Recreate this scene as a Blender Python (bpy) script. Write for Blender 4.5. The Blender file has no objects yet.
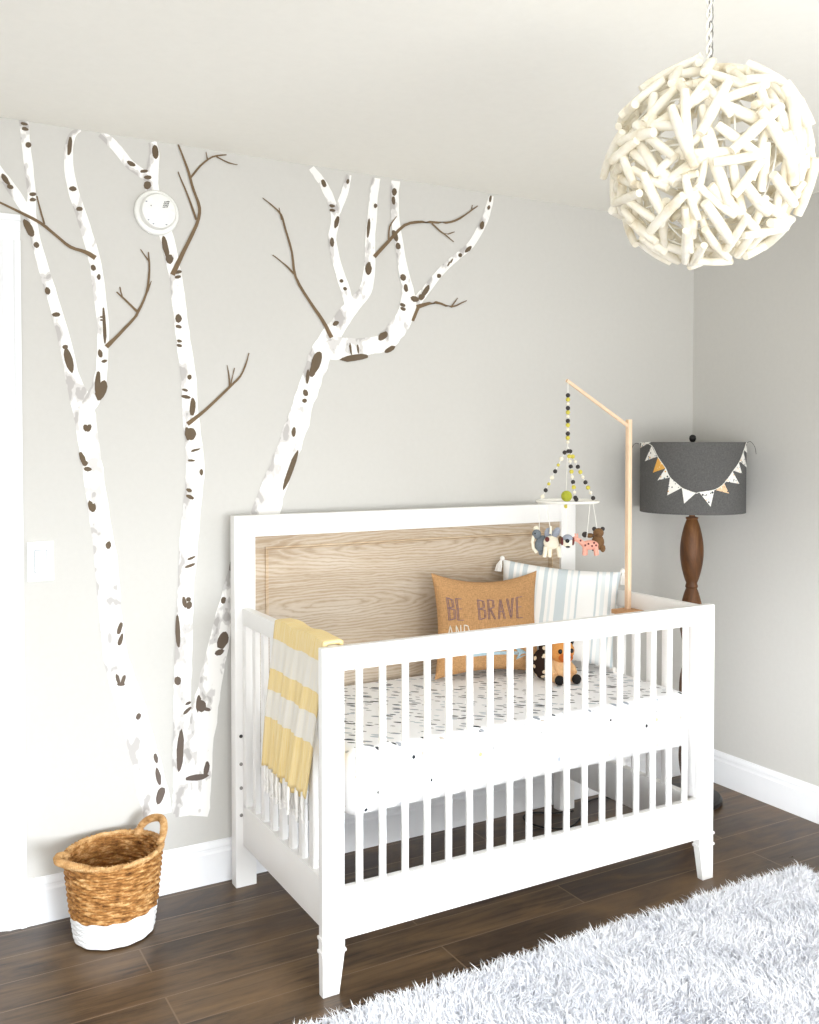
import bpy, bmesh, math, random
import numpy as np
from mathutils import Vector, Matrix, Euler, noise

# outlines of the three wall trees in wall metres (x, z): stems and twigs as left and right edges, marks as outlines
TREES=[{'trunks':[[[-.261,.251,-.169,.254],[-.269,.289,-.176,.292],[-.277,.328,-.184,.332],[-.284,.365,-.192,.370],[-.291,.397,-.200,.404],[-.296,.424,-.207,.432],[-.301,.446,-.214,.456],[-.305,.468,-.221,.479],[-.311,.494,-.228,.505],[-.319,.524,-.236,.535],[-.328,.556,-.245,.569],[-.337,.590,-.254,.603],[-.345,.622,-.263,.637],[-.353,.654,-.274,.670],[-.362,.686,-.285,.703],[-.371,.720,-.296,.733],[-.378,.754,-.304,.763],[-.383,.787,-.310,.791],[-.385,.819,-.314,.820],[-.387,.850,-.318,.850],[-.390,.883,-.321,.884],[-.393,.920,-.324,.920],[-.396,.959,-.327,.959],[-.399,.998,-.330,1.000],[-.402,1.036,-.333,1.040],[-.405,1.074,-.338,1.079],[-.408,1.112,-.344,1.118],[-.412,1.151,-.350,1.157],[-.416,1.189,-.356,1.195],[-.421,1.227,-.361,1.235],[-.426,1.266,-.367,1.274],[-.432,1.304,-.372,1.313],[-.437,1.340,-.377,1.349],[-.441,1.374,-.382,1.382],[-.446,1.405,-.386,1.414],[-.450,1.435,-.389,1.444],[-.453,1.460,-.393,1.470],[-.457,1.482,-.395,1.493],[-.460,1.500,-.397,1.512],[-.463,1.515,-.400,1.530],[-.466,1.531,-.405,1.550],[-.469,1.548,-.413,1.570],[-.473,1.566,-.423,1.588],[-.477,1.586,-.432,1.604],[-.482,1.608,-.440,1.621],[-.485,1.630,-.446,1.640],[-.488,1.652,-.450,1.661],[-.491,1.675,-.454,1.684],[-.495,1.698,-.460,1.709],[-.501,1.726,-.467,1.736],[-.508,1.755,-.475,1.766],[-.515,1.785,-.483,1.796],[-.523,1.815,-.492,1.826],[-.531,1.844,-.501,1.856],[-.539,1.874,-.510,1.886],[-.547,1.903,-.519,1.915],[-.555,1.930,-.527,1.941],[-.561,1.954,-.533,1.965],[-.567,1.976,-.539,1.986],[-.572,1.996,-.545,2.006],[-.576,2.016,-.549,2.026],[-.580,2.036,-.553,2.045],[-.584,2.054,-.556,2.063],[-.587,2.072,-.559,2.080],[-.588,2.090,-.561,2.095],[-.588,2.106,-.562,2.109],[-.587,2.121,-.561,2.122],[-.585,2.135,-.561,2.137],[-.584,2.149,-.561,2.153],[-.585,2.165,-.562,2.170],[-.587,2.183,-.564,2.189],[-.589,2.201,-.566,2.207],[-.591,2.220,-.567,2.226],[-.593,2.237,-.569,2.244],[-.595,2.255,-.571,2.261],[-.597,2.272,-.573,2.279],[-.599,2.291,-.574,2.297],[-.601,2.309,-.576,2.315],[-.602,2.327,-.577,2.334],[-.604,2.346,-.578,2.353],[-.606,2.364,-.580,2.371]],[[-.450,1.532,-.410,1.507],[-.443,1.542,-.405,1.517],[-.437,1.551,-.399,1.527],[-.431,1.560,-.393,1.538],[-.425,1.570,-.387,1.548],[-.419,1.580,-.382,1.559],[-.414,1.590,-.376,1.571],[-.409,1.599,-.370,1.584],[-.405,1.610,-.365,1.600],[-.402,1.624,-.363,1.618],[-.398,1.640,-.361,1.637],[-.395,1.659,-.360,1.657],[-.393,1.679,-.359,1.678],[-.391,1.700,-.358,1.700],[-.390,1.722,-.356,1.723],[-.389,1.745,-.355,1.747],[-.389,1.768,-.355,1.771],[-.391,1.789,-.356,1.794],[-.393,1.810,-.358,1.817],[-.395,1.833,-.360,1.839],[-.398,1.856,-.363,1.863],[-.401,1.882,-.365,1.889],[-.404,1.909,-.368,1.916],[-.407,1.935,-.372,1.944],[-.410,1.959,-.376,1.969],[-.414,1.979,-.380,1.990],[-.418,1.996,-.385,2.009],[-.422,2.013,-.390,2.026],[-.427,2.031,-.396,2.043],[-.432,2.049,-.402,2.062],[-.437,2.067,-.407,2.080],[-.443,2.084,-.413,2.098],[-.448,2.103,-.419,2.116],[-.454,2.120,-.425,2.134],[-.460,2.138,-.431,2.151],[-.466,2.156,-.437,2.169],[-.471,2.175,-.442,2.186],[-.475,2.194,-.446,2.204],[-.478,2.213,-.450,2.222],[-.480,2.232,-.453,2.240],[-.482,2.250,-.455,2.256],[-.482,2.267,-.456,2.271],[-.482,2.283,-.456,2.286],[-.480,2.299,-.456,2.300],[-.478,2.312,-.455,2.312],[-.476,2.324,-.453,2.322],[-.472,2.334,-.451,2.329],[-.468,2.343,-.449,2.336],[-.463,2.351,-.447,2.341],[-.456,2.358,-.445,2.345],[-.449,2.362,-.442,2.349],[-.443,2.365,-.437,2.353],[-.437,2.368,-.432,2.358]],[[-.580,2.065,-.559,2.081],[-.586,2.075,-.564,2.091],[-.593,2.085,-.570,2.102],[-.599,2.095,-.576,2.112],[-.605,2.104,-.582,2.123],[-.612,2.114,-.589,2.133],[-.618,2.124,-.595,2.143],[-.625,2.134,-.602,2.153],[-.632,2.144,-.609,2.163],[-.638,2.153,-.616,2.172],[-.644,2.162,-.623,2.181],[-.650,2.172,-.630,2.190],[-.657,2.181,-.637,2.199],[-.664,2.191,-.645,2.209],[-.672,2.201,-.653,2.220],[-.680,2.212,-.661,2.230],[-.688,2.222,-.669,2.240]]],'twigs':[[[-.667,2.118,-.665,2.123],[-.650,2.111,-.648,2.117],[-.633,2.104,-.630,2.110],[-.614,2.096,-.611,2.103],[-.594,2.087,-.590,2.095],[-.572,2.078,-.568,2.086],[-.552,2.068,-.548,2.076],[-.537,2.058,-.532,2.066],[-.524,2.048,-.519,2.055],[-.511,2.038,-.506,2.045],[-.497,2.027,-.492,2.034],[-.483,2.015,-.478,2.023],[-.469,2.006,-.464,2.015],[-.453,2.001,-.450,2.010],[-.438,1.998,-.435,2.008],[-.425,1.994,-.421,2.005],[-.416,1.989,-.409,2.001],[-.407,1.984,-.400,1.996],[-.398,1.978,-.390,1.991]],[[-.542,2.069,-.536,2.071],[-.545,2.083,-.540,2.085],[-.549,2.096,-.544,2.098],[-.552,2.109,-.547,2.111],[-.555,2.122,-.551,2.124],[-.558,2.136,-.554,2.137],[-.561,2.149,-.557,2.150]],[[-.369,1.723,-.359,1.714],[-.357,1.735,-.348,1.726],[-.345,1.746,-.337,1.739],[-.331,1.760,-.324,1.753],[-.315,1.778,-.308,1.772],[-.296,1.798,-.290,1.792],[-.282,1.814,-.276,1.809],[-.276,1.822,-.269,1.818],[-.274,1.827,-.267,1.824],[-.271,1.836,-.263,1.832],[-.262,1.851,-.255,1.848],[-.253,1.871,-.246,1.869],[-.245,1.892,-.238,1.891],[-.240,1.915,-.233,1.915],[-.237,1.940,-.230,1.940],[-.235,1.963,-.229,1.963],[-.235,1.982,-.229,1.983],[-.236,2.000,-.231,2.001],[-.236,2.018,-.233,2.019]],[[-.273,1.828,-.267,1.834],[-.281,1.836,-.276,1.842],[-.290,1.845,-.285,1.850],[-.299,1.854,-.295,1.859],[-.310,1.864,-.306,1.869],[-.322,1.875,-.319,1.879],[-.334,1.886,-.331,1.889]],[[-.317,1.870,-.313,1.871],[-.318,1.875,-.314,1.877],[-.319,1.881,-.315,1.882],[-.321,1.886,-.317,1.887],[-.322,1.892,-.318,1.893],[-.323,1.897,-.319,1.898],[-.324,1.903,-.321,1.904]],[[-.243,1.892,-.238,1.891],[-.240,1.899,-.235,1.897],[-.238,1.905,-.233,1.903],[-.235,1.911,-.231,1.910],[-.233,1.917,-.229,1.916],[-.230,1.924,-.227,1.923],[-.227,1.930,-.225,1.929]],[[-.234,1.986,-.230,1.989],[-.238,1.992,-.234,1.995],[-.243,1.998,-.239,2.001],[-.247,2.005,-.244,2.007],[-.252,2.011,-.249,2.013],[-.256,2.017,-.253,2.019],[-.260,2.023,-.258,2.025]]],'marks':[[[-.581,2.352],[-.585,2.350],[-.593,2.349],[-.600,2.351],[-.602,2.355],[-.598,2.358],[-.590,2.358],[-.583,2.356]],[[-.579,2.338],[-.583,2.335],[-.590,2.334],[-.598,2.336],[-.598,2.341],[-.595,2.345],[-.587,2.345],[-.581,2.342]],[[-.572,2.296],[-.575,2.289],[-.581,2.286],[-.587,2.288],[-.589,2.293],[-.587,2.300],[-.581,2.303],[-.575,2.302]],[[-.559,2.155],[-.564,2.150],[-.570,2.147],[-.577,2.148],[-.580,2.152],[-.577,2.157],[-.570,2.159],[-.563,2.159]],[[-.560,2.139],[-.564,2.134],[-.570,2.132],[-.577,2.132],[-.579,2.136],[-.576,2.141],[-.570,2.144],[-.565,2.142]],[[-.572,2.059],[-.567,2.045],[-.567,2.034],[-.571,2.030],[-.576,2.029],[-.584,2.034],[-.590,2.047],[-.596,2.060],[-.598,2.072],[-.595,2.079],[-.588,2.076],[-.580,2.071]],[[-.553,2.007],[-.555,2.001],[-.561,1.997],[-.567,2.001],[-.570,2.006],[-.567,2.013],[-.561,2.016],[-.556,2.013]],[[-.524,1.878],[-.524,1.870],[-.528,1.864],[-.535,1.865],[-.539,1.871],[-.539,1.879],[-.536,1.886],[-.529,1.885]],[[-.496,1.808],[-.500,1.802],[-.509,1.800],[-.517,1.801],[-.521,1.806],[-.516,1.811],[-.508,1.814],[-.500,1.813]],[[-.462,1.678],[-.459,1.658],[-.460,1.645],[-.464,1.634],[-.471,1.641],[-.479,1.653],[-.485,1.671],[-.488,1.690],[-.486,1.702],[-.483,1.711],[-.476,1.707],[-.469,1.696]],[[-.475,1.713],[-.477,1.708],[-.483,1.705],[-.489,1.707],[-.492,1.712],[-.489,1.717],[-.483,1.719],[-.477,1.718]],[[-.459,2.310],[-.461,2.293],[-.465,2.284],[-.468,2.281],[-.472,2.282],[-.472,2.295],[-.472,2.309],[-.469,2.324],[-.466,2.336],[-.463,2.336],[-.460,2.335],[-.458,2.325]],[[-.446,2.183],[-.451,2.178],[-.459,2.176],[-.467,2.179],[-.469,2.184],[-.464,2.189],[-.456,2.192],[-.449,2.189]],[[-.429,2.127],[-.432,2.122],[-.439,2.120],[-.446,2.120],[-.449,2.125],[-.446,2.131],[-.439,2.133],[-.432,2.132]],[[-.394,1.959],[-.392,1.951],[-.396,1.947],[-.401,1.945],[-.407,1.950],[-.408,1.958],[-.405,1.963],[-.399,1.964]],[[-.379,1.929],[-.380,1.922],[-.385,1.919],[-.388,1.922],[-.391,1.928],[-.388,1.934],[-.384,1.938],[-.380,1.935]],[[-.364,1.782],[-.363,1.753],[-.365,1.734],[-.367,1.727],[-.370,1.730],[-.373,1.752],[-.374,1.781],[-.375,1.810],[-.374,1.835],[-.372,1.838],[-.369,1.835],[-.366,1.811]],[[-.374,1.808],[-.375,1.806],[-.378,1.805],[-.382,1.806],[-.383,1.808],[-.381,1.810],[-.378,1.811],[-.374,1.811]],[[-.373,1.799],[-.375,1.797],[-.378,1.796],[-.381,1.797],[-.382,1.799],[-.381,1.801],[-.378,1.802],[-.375,1.801]],[[-.375,1.700],[-.375,1.690],[-.379,1.685],[-.385,1.687],[-.389,1.695],[-.389,1.704],[-.385,1.711],[-.379,1.707]],[[-.361,1.679],[-.363,1.674],[-.369,1.670],[-.375,1.670],[-.379,1.673],[-.377,1.677],[-.371,1.680],[-.365,1.680]],[[-.382,1.608],[-.384,1.587],[-.388,1.573],[-.393,1.568],[-.397,1.575],[-.399,1.589],[-.399,1.609],[-.396,1.627],[-.392,1.642],[-.387,1.644],[-.383,1.640],[-.382,1.626]],[[-.365,1.582],[-.373,1.567],[-.383,1.556],[-.391,1.555],[-.395,1.565],[-.399,1.575],[-.394,1.592],[-.386,1.605],[-.377,1.615],[-.369,1.618],[-.364,1.611],[-.361,1.599]],[[-.419,1.475],[-.417,1.466],[-.422,1.462],[-.428,1.461],[-.433,1.468],[-.434,1.476],[-.431,1.482],[-.424,1.482]],[[-.411,1.468],[-.416,1.461],[-.422,1.460],[-.425,1.466],[-.424,1.475],[-.419,1.482],[-.412,1.483],[-.409,1.477]],[[-.429,1.384],[-.427,1.374],[-.428,1.367],[-.430,1.362],[-.434,1.361],[-.440,1.368],[-.444,1.378],[-.446,1.388],[-.447,1.396],[-.444,1.399],[-.440,1.400],[-.435,1.393]],[[-.409,1.346],[-.414,1.342],[-.422,1.340],[-.431,1.344],[-.433,1.350],[-.429,1.354],[-.420,1.355],[-.412,1.351]],[[-.420,1.366],[-.424,1.359],[-.430,1.356],[-.436,1.359],[-.439,1.366],[-.436,1.372],[-.430,1.375],[-.424,1.372]],[[-.406,1.237],[-.405,1.229],[-.406,1.221],[-.409,1.216],[-.413,1.220],[-.418,1.224],[-.421,1.234],[-.422,1.243],[-.420,1.249],[-.418,1.254],[-.414,1.251],[-.409,1.247]],[[-.398,1.227],[-.403,1.218],[-.409,1.217],[-.413,1.222],[-.413,1.231],[-.409,1.241],[-.402,1.244],[-.399,1.237]],[[-.354,1.112],[-.359,1.103],[-.366,1.103],[-.370,1.109],[-.371,1.117],[-.366,1.124],[-.359,1.127],[-.355,1.120]],[[-.324,.854],[-.327,.844],[-.332,.838],[-.336,.838],[-.339,.841],[-.338,.850],[-.336,.859],[-.332,.868],[-.328,.875],[-.324,.874],[-.321,.871],[-.321,.863]],[[-.322,.818],[-.325,.808],[-.330,.803],[-.334,.803],[-.337,.806],[-.337,.813],[-.334,.823],[-.330,.831],[-.326,.838],[-.321,.840],[-.320,.834],[-.320,.827]],[[-.332,.700],[-.330,.691],[-.331,.684],[-.333,.681],[-.337,.685],[-.340,.690],[-.343,.698],[-.344,.706],[-.344,.713],[-.342,.717],[-.338,.713],[-.334,.709]],[[-.315,.693],[-.318,.685],[-.322,.681],[-.326,.681],[-.328,.683],[-.329,.690],[-.326,.698],[-.323,.706],[-.319,.710],[-.316,.710],[-.313,.708],[-.313,.701]],[[-.315,.681],[-.319,.677],[-.328,.677],[-.337,.679],[-.341,.684],[-.337,.688],[-.328,.689],[-.319,.686]],[[-.268,.572],[-.273,.565],[-.280,.565],[-.284,.571],[-.282,.579],[-.278,.585],[-.272,.585],[-.267,.580]],[[-.215,.435],[-.216,.423],[-.219,.418],[-.225,.424],[-.229,.435],[-.229,.447],[-.225,.452],[-.219,.447]],[[-.206,.377],[-.206,.363],[-.206,.352],[-.209,.347],[-.214,.350],[-.219,.361],[-.223,.376],[-.224,.390],[-.223,.400],[-.221,.407],[-.215,.400],[-.211,.390]],[[-.198,.309],[-.203,.297],[-.210,.289],[-.218,.287],[-.222,.296],[-.223,.307],[-.220,.321],[-.215,.334],[-.207,.340],[-.200,.339],[-.194,.335],[-.193,.323]],[[-.638,2.191],[-.635,2.183],[-.631,2.175],[-.634,2.171],[-.638,2.172],[-.644,2.175],[-.650,2.181],[-.655,2.190],[-.655,2.196],[-.654,2.200],[-.651,2.202],[-.645,2.199]],[[-.622,2.164],[-.627,2.160],[-.634,2.160],[-.639,2.163],[-.640,2.168],[-.637,2.173],[-.629,2.173],[-.624,2.170]]]},
{'trunks':[[[-.161,.235,-.064,.230],[-.162,.260,-.069,.255],[-.164,.285,-.074,.280],[-.166,.309,-.078,.305],[-.167,.334,-.083,.330],[-.168,.360,-.087,.355],[-.169,.386,-.092,.381],[-.169,.411,-.096,.405],[-.170,.433,-.099,.427],[-.170,.452,-.100,.444],[-.169,.466,-.101,.457],[-.168,.481,-.102,.471],[-.168,.499,-.103,.490],[-.167,.523,-.104,.515],[-.166,.551,-.106,.543],[-.165,.581,-.107,.573],[-.165,.611,-.108,.603],[-.164,.642,-.108,.634],[-.163,.674,-.107,.666],[-.162,.707,-.105,.699],[-.161,.739,-.104,.731],[-.159,.771,-.103,.763],[-.157,.803,-.102,.795],[-.156,.834,-.101,.827],[-.154,.866,-.099,.859],[-.153,.898,-.098,.891],[-.151,.929,-.097,.923],[-.150,.961,-.096,.955],[-.148,.994,-.094,.987],[-.147,1.026,-.091,1.018],[-.144,1.058,-.088,1.050],[-.142,1.089,-.085,1.082],[-.140,1.121,-.082,1.113],[-.137,1.154,-.079,1.146],[-.134,1.187,-.075,1.179],[-.130,1.218,-.072,1.212],[-.128,1.248,-.069,1.241],[-.125,1.274,-.066,1.267],[-.123,1.298,-.063,1.291],[-.122,1.319,-.060,1.315],[-.121,1.341,-.059,1.340],[-.121,1.363,-.060,1.365],[-.121,1.386,-.062,1.390],[-.122,1.410,-.065,1.415],[-.123,1.433,-.068,1.439],[-.125,1.457,-.071,1.463],[-.127,1.481,-.074,1.487],[-.129,1.505,-.077,1.510],[-.131,1.529,-.079,1.534],[-.132,1.553,-.081,1.556],[-.132,1.575,-.081,1.579],[-.133,1.598,-.082,1.603],[-.134,1.623,-.084,1.630],[-.137,1.652,-.088,1.661],[-.141,1.685,-.093,1.694],[-.146,1.718,-.099,1.727],[-.149,1.748,-.103,1.756],[-.152,1.774,-.107,1.782],[-.154,1.797,-.110,1.805],[-.156,1.819,-.113,1.827],[-.158,1.842,-.115,1.850],[-.161,1.866,-.118,1.873],[-.163,1.890,-.121,1.898],[-.165,1.913,-.124,1.921],[-.168,1.934,-.127,1.944],[-.171,1.954,-.131,1.966],[-.176,1.973,-.136,1.986],[-.180,1.992,-.140,2.005],[-.184,2.010,-.144,2.022],[-.188,2.026,-.147,2.038],[-.192,2.040,-.150,2.053],[-.195,2.054,-.153,2.069],[-.199,2.068,-.157,2.085],[-.205,2.084,-.163,2.103],[-.211,2.101,-.169,2.121],[-.217,2.119,-.176,2.138],[-.224,2.136,-.182,2.155],[-.229,2.154,-.187,2.171],[-.234,2.172,-.192,2.189],[-.239,2.189,-.197,2.205],[-.242,2.204,-.200,2.218],[-.244,2.216,-.201,2.228],[-.246,2.226,-.202,2.235],[-.246,2.236,-.202,2.242],[-.245,2.246,-.202,2.249],[-.244,2.257,-.202,2.257],[-.241,2.268,-.201,2.267],[-.238,2.278,-.200,2.277],[-.236,2.288,-.199,2.289],[-.233,2.300,-.199,2.301],[-.231,2.312,-.199,2.314],[-.229,2.323,-.199,2.327],[-.228,2.333,-.200,2.338],[-.228,2.338,-.202,2.347],[-.229,2.343,-.204,2.354],[-.231,2.348,-.206,2.360],[-.233,2.353,-.207,2.365]],[[-.232,2.224,-.209,2.248],[-.236,2.228,-.214,2.252],[-.240,2.232,-.219,2.255],[-.244,2.236,-.224,2.260],[-.248,2.240,-.231,2.264],[-.252,2.242,-.237,2.267],[-.258,2.245,-.244,2.270],[-.264,2.248,-.250,2.273],[-.272,2.251,-.256,2.276],[-.279,2.255,-.263,2.280],[-.287,2.260,-.270,2.285],[-.296,2.265,-.277,2.290],[-.304,2.272,-.283,2.295],[-.313,2.281,-.290,2.302],[-.320,2.291,-.297,2.311],[-.328,2.300,-.305,2.321],[-.335,2.308,-.313,2.330],[-.342,2.315,-.321,2.337],[-.349,2.321,-.329,2.345],[-.356,2.327,-.337,2.351],[-.362,2.333,-.344,2.356],[-.367,2.338,-.352,2.360],[-.372,2.342,-.359,2.363],[-.377,2.346,-.365,2.365],[-.382,2.351,-.371,2.367]]],'twigs':[[[-.167,1.957,-.153,1.951],[-.157,1.978,-.143,1.973],[-.146,2.000,-.133,1.995],[-.134,2.025,-.122,2.020],[-.118,2.056,-.107,2.052],[-.101,2.091,-.090,2.087],[-.087,2.120,-.077,2.117],[-.080,2.141,-.070,2.139],[-.077,2.157,-.067,2.157],[-.077,2.172,-.067,2.175],[-.081,2.190,-.072,2.194],[-.088,2.208,-.080,2.212],[-.095,2.226,-.087,2.230],[-.101,2.245,-.093,2.248],[-.106,2.264,-.098,2.267],[-.111,2.281,-.103,2.284],[-.116,2.296,-.109,2.299],[-.121,2.309,-.114,2.312],[-.126,2.322,-.120,2.325],[-.131,2.336,-.126,2.339],[-.137,2.350,-.132,2.353],[-.142,2.364,-.138,2.366]],[[-.086,2.133,-.079,2.136],[-.095,2.158,-.088,2.161],[-.104,2.184,-.098,2.187],[-.113,2.208,-.108,2.211],[-.123,2.232,-.118,2.234],[-.133,2.254,-.129,2.256],[-.142,2.277,-.139,2.279]],[[-.103,2.266,-.098,2.263],[-.093,2.280,-.087,2.277],[-.082,2.295,-.077,2.291],[-.070,2.309,-.066,2.305],[-.058,2.321,-.054,2.317],[-.044,2.333,-.041,2.329],[-.030,2.343,-.028,2.338],[-.014,2.349,-.013,2.344],[.002,2.353,.002,2.348],[.018,2.356,.018,2.352]],[[-.017,2.341,-.014,2.345],[-.003,2.336,-.001,2.340],[.011,2.331,.013,2.335],[.024,2.327,.025,2.332],[.035,2.326,.036,2.330],[.044,2.326,.045,2.329],[.054,2.326,.055,2.329]],[[-.047,2.328,-.043,2.330],[-.048,2.332,-.044,2.334],[-.049,2.337,-.045,2.338],[-.049,2.341,-.046,2.342],[-.050,2.345,-.047,2.346],[-.051,2.349,-.048,2.350],[-.051,2.353,-.049,2.354]],[[-.119,1.492,-.111,1.481],[-.100,1.506,-.092,1.496],[-.081,1.519,-.074,1.511],[-.059,1.536,-.053,1.529],[-.034,1.559,-.028,1.552],[-.006,1.585,-.000,1.579],[.018,1.608,.024,1.602],[.035,1.623,.040,1.618],[.048,1.635,.053,1.630],[.059,1.647,.064,1.643],[.068,1.662,.073,1.660],[.074,1.678,.080,1.676],[.080,1.692,.085,1.691],[.084,1.703,.088,1.702],[.086,1.712,.090,1.712],[.089,1.722,.093,1.721]],[[.021,1.608,.027,1.608],[.021,1.620,.026,1.620],[.021,1.632,.026,1.632],[.020,1.643,.025,1.644],[.019,1.655,.023,1.656],[.017,1.667,.020,1.668],[.015,1.679,.017,1.679]],[[.025,1.615,.030,1.614],[.028,1.625,.032,1.624],[.030,1.634,.034,1.633],[.033,1.643,.036,1.642],[.035,1.652,.038,1.651],[.037,1.661,.041,1.661],[.040,1.671,.043,1.670]]],'marks':[[[-.201,2.332],[-.201,2.321],[-.204,2.313],[-.209,2.307],[-.215,2.310],[-.219,2.316],[-.221,2.327],[-.221,2.338],[-.218,2.347],[-.213,2.351],[-.207,2.349],[-.203,2.342]],[[-.234,2.268],[-.237,2.263],[-.246,2.260],[-.256,2.259],[-.258,2.262],[-.256,2.267],[-.247,2.270],[-.237,2.271]],[[-.272,2.278],[-.278,2.275],[-.288,2.275],[-.295,2.280],[-.299,2.287],[-.293,2.291],[-.282,2.289],[-.274,2.284]],[[-.223,2.249],[-.226,2.244],[-.235,2.241],[-.243,2.242],[-.248,2.246],[-.244,2.251],[-.235,2.254],[-.226,2.254]],[[-.224,2.224],[-.229,2.215],[-.236,2.210],[-.245,2.212],[-.248,2.221],[-.245,2.232],[-.236,2.236],[-.227,2.234]],[[-.173,2.042],[-.169,2.024],[-.171,2.013],[-.174,2.004],[-.180,2.008],[-.186,2.022],[-.191,2.036],[-.193,2.052],[-.192,2.066],[-.189,2.073],[-.183,2.071],[-.177,2.059]],[[-.156,2.006],[-.159,1.995],[-.166,1.987],[-.176,1.990],[-.181,2.000],[-.180,2.012],[-.172,2.017],[-.162,2.017]],[[-.130,1.969],[-.131,1.964],[-.139,1.960],[-.148,1.958],[-.153,1.960],[-.149,1.965],[-.143,1.970],[-.135,1.971]],[[-.132,1.952],[-.134,1.948],[-.141,1.944],[-.149,1.943],[-.153,1.946],[-.151,1.951],[-.143,1.954],[-.135,1.955]],[[-.130,1.819],[-.134,1.810],[-.141,1.805],[-.149,1.808],[-.152,1.818],[-.149,1.829],[-.141,1.834],[-.134,1.828]],[[-.131,1.792],[-.134,1.788],[-.141,1.788],[-.149,1.790],[-.151,1.795],[-.147,1.799],[-.139,1.799],[-.133,1.796]],[[-.130,1.746],[-.134,1.744],[-.141,1.743],[-.146,1.746],[-.147,1.750],[-.144,1.753],[-.138,1.753],[-.132,1.750]],[[-.131,1.732],[-.133,1.729],[-.141,1.729],[-.147,1.732],[-.148,1.736],[-.145,1.739],[-.138,1.739],[-.131,1.736]],[[-.100,1.636],[-.102,1.630],[-.108,1.627],[-.113,1.630],[-.115,1.636],[-.113,1.641],[-.108,1.644],[-.102,1.643]],[[-.112,1.592],[-.116,1.589],[-.123,1.590],[-.130,1.593],[-.133,1.597],[-.128,1.599],[-.121,1.599],[-.114,1.596]],[[-.103,1.571],[-.109,1.567],[-.120,1.567],[-.132,1.571],[-.135,1.576],[-.129,1.579],[-.118,1.579],[-.108,1.575]],[[-.088,1.541],[-.091,1.526],[-.095,1.514],[-.100,1.514],[-.105,1.515],[-.108,1.527],[-.107,1.541],[-.105,1.554],[-.102,1.567],[-.097,1.572],[-.092,1.566],[-.088,1.556]],[[-.107,1.456],[-.106,1.444],[-.109,1.437],[-.113,1.435],[-.117,1.435],[-.120,1.444],[-.124,1.454],[-.123,1.464],[-.122,1.475],[-.118,1.477],[-.114,1.476],[-.109,1.468]],[[-.086,1.455],[-.090,1.446],[-.095,1.438],[-.103,1.435],[-.111,1.438],[-.117,1.445],[-.120,1.455],[-.117,1.466],[-.111,1.474],[-.103,1.475],[-.095,1.473],[-.089,1.465]],[[-.072,1.410],[-.076,1.406],[-.081,1.403],[-.088,1.401],[-.097,1.398],[-.102,1.398],[-.105,1.399],[-.103,1.402],[-.100,1.405],[-.091,1.408],[-.083,1.409],[-.077,1.410]],[[-.090,1.371],[-.094,1.368],[-.103,1.367],[-.112,1.368],[-.115,1.371],[-.113,1.374],[-.103,1.375],[-.094,1.373]],[[-.064,1.333],[-.066,1.326],[-.070,1.322],[-.075,1.327],[-.077,1.334],[-.075,1.341],[-.070,1.344],[-.066,1.341]],[[-.101,1.274],[-.104,1.270],[-.113,1.270],[-.119,1.275],[-.121,1.280],[-.117,1.283],[-.109,1.282],[-.103,1.279]],[[-.095,1.249],[-.099,1.246],[-.111,1.249],[-.120,1.256],[-.121,1.262],[-.115,1.263],[-.105,1.261],[-.096,1.254]],[[-.090,1.065],[-.095,1.060],[-.104,1.055],[-.114,1.053],[-.118,1.055],[-.117,1.059],[-.107,1.063],[-.096,1.066]],[[-.091,1.042],[-.094,1.038],[-.098,1.035],[-.107,1.031],[-.116,1.029],[-.122,1.029],[-.125,1.030],[-.127,1.032],[-.120,1.037],[-.111,1.040],[-.101,1.043],[-.095,1.043]],[[-.121,.921],[-.120,.911],[-.122,.906],[-.125,.901],[-.129,.905],[-.133,.911],[-.135,.920],[-.135,.928],[-.134,.936],[-.131,.939],[-.127,.937],[-.124,.929]],[[-.104,.905],[-.110,.898],[-.118,.897],[-.123,.904],[-.123,.914],[-.117,.920],[-.109,.922],[-.103,.915]],[[-.106,.928],[-.109,.922],[-.115,.921],[-.121,.923],[-.123,.929],[-.120,.935],[-.115,.936],[-.109,.934]],[[-.142,.828],[-.142,.797],[-.144,.779],[-.148,.777],[-.152,.783],[-.156,.799],[-.158,.829],[-.157,.854],[-.155,.878],[-.151,.884],[-.147,.876],[-.144,.854]],[[-.140,.670],[-.143,.660],[-.151,.657],[-.159,.662],[-.162,.672],[-.160,.683],[-.151,.686],[-.142,.680]],[[-.108,.599],[-.110,.594],[-.116,.591],[-.124,.590],[-.128,.592],[-.126,.596],[-.120,.600],[-.113,.601]],[[-.108,.581],[-.106,.579],[-.112,.573],[-.117,.568],[-.124,.563],[-.130,.561],[-.134,.561],[-.133,.566],[-.131,.571],[-.124,.577],[-.117,.581],[-.110,.584]],[[-.134,.447],[-.136,.411],[-.143,.387],[-.150,.378],[-.155,.392],[-.156,.421],[-.156,.452],[-.152,.483],[-.146,.509],[-.139,.517],[-.135,.501],[-.132,.480]]]},
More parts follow.
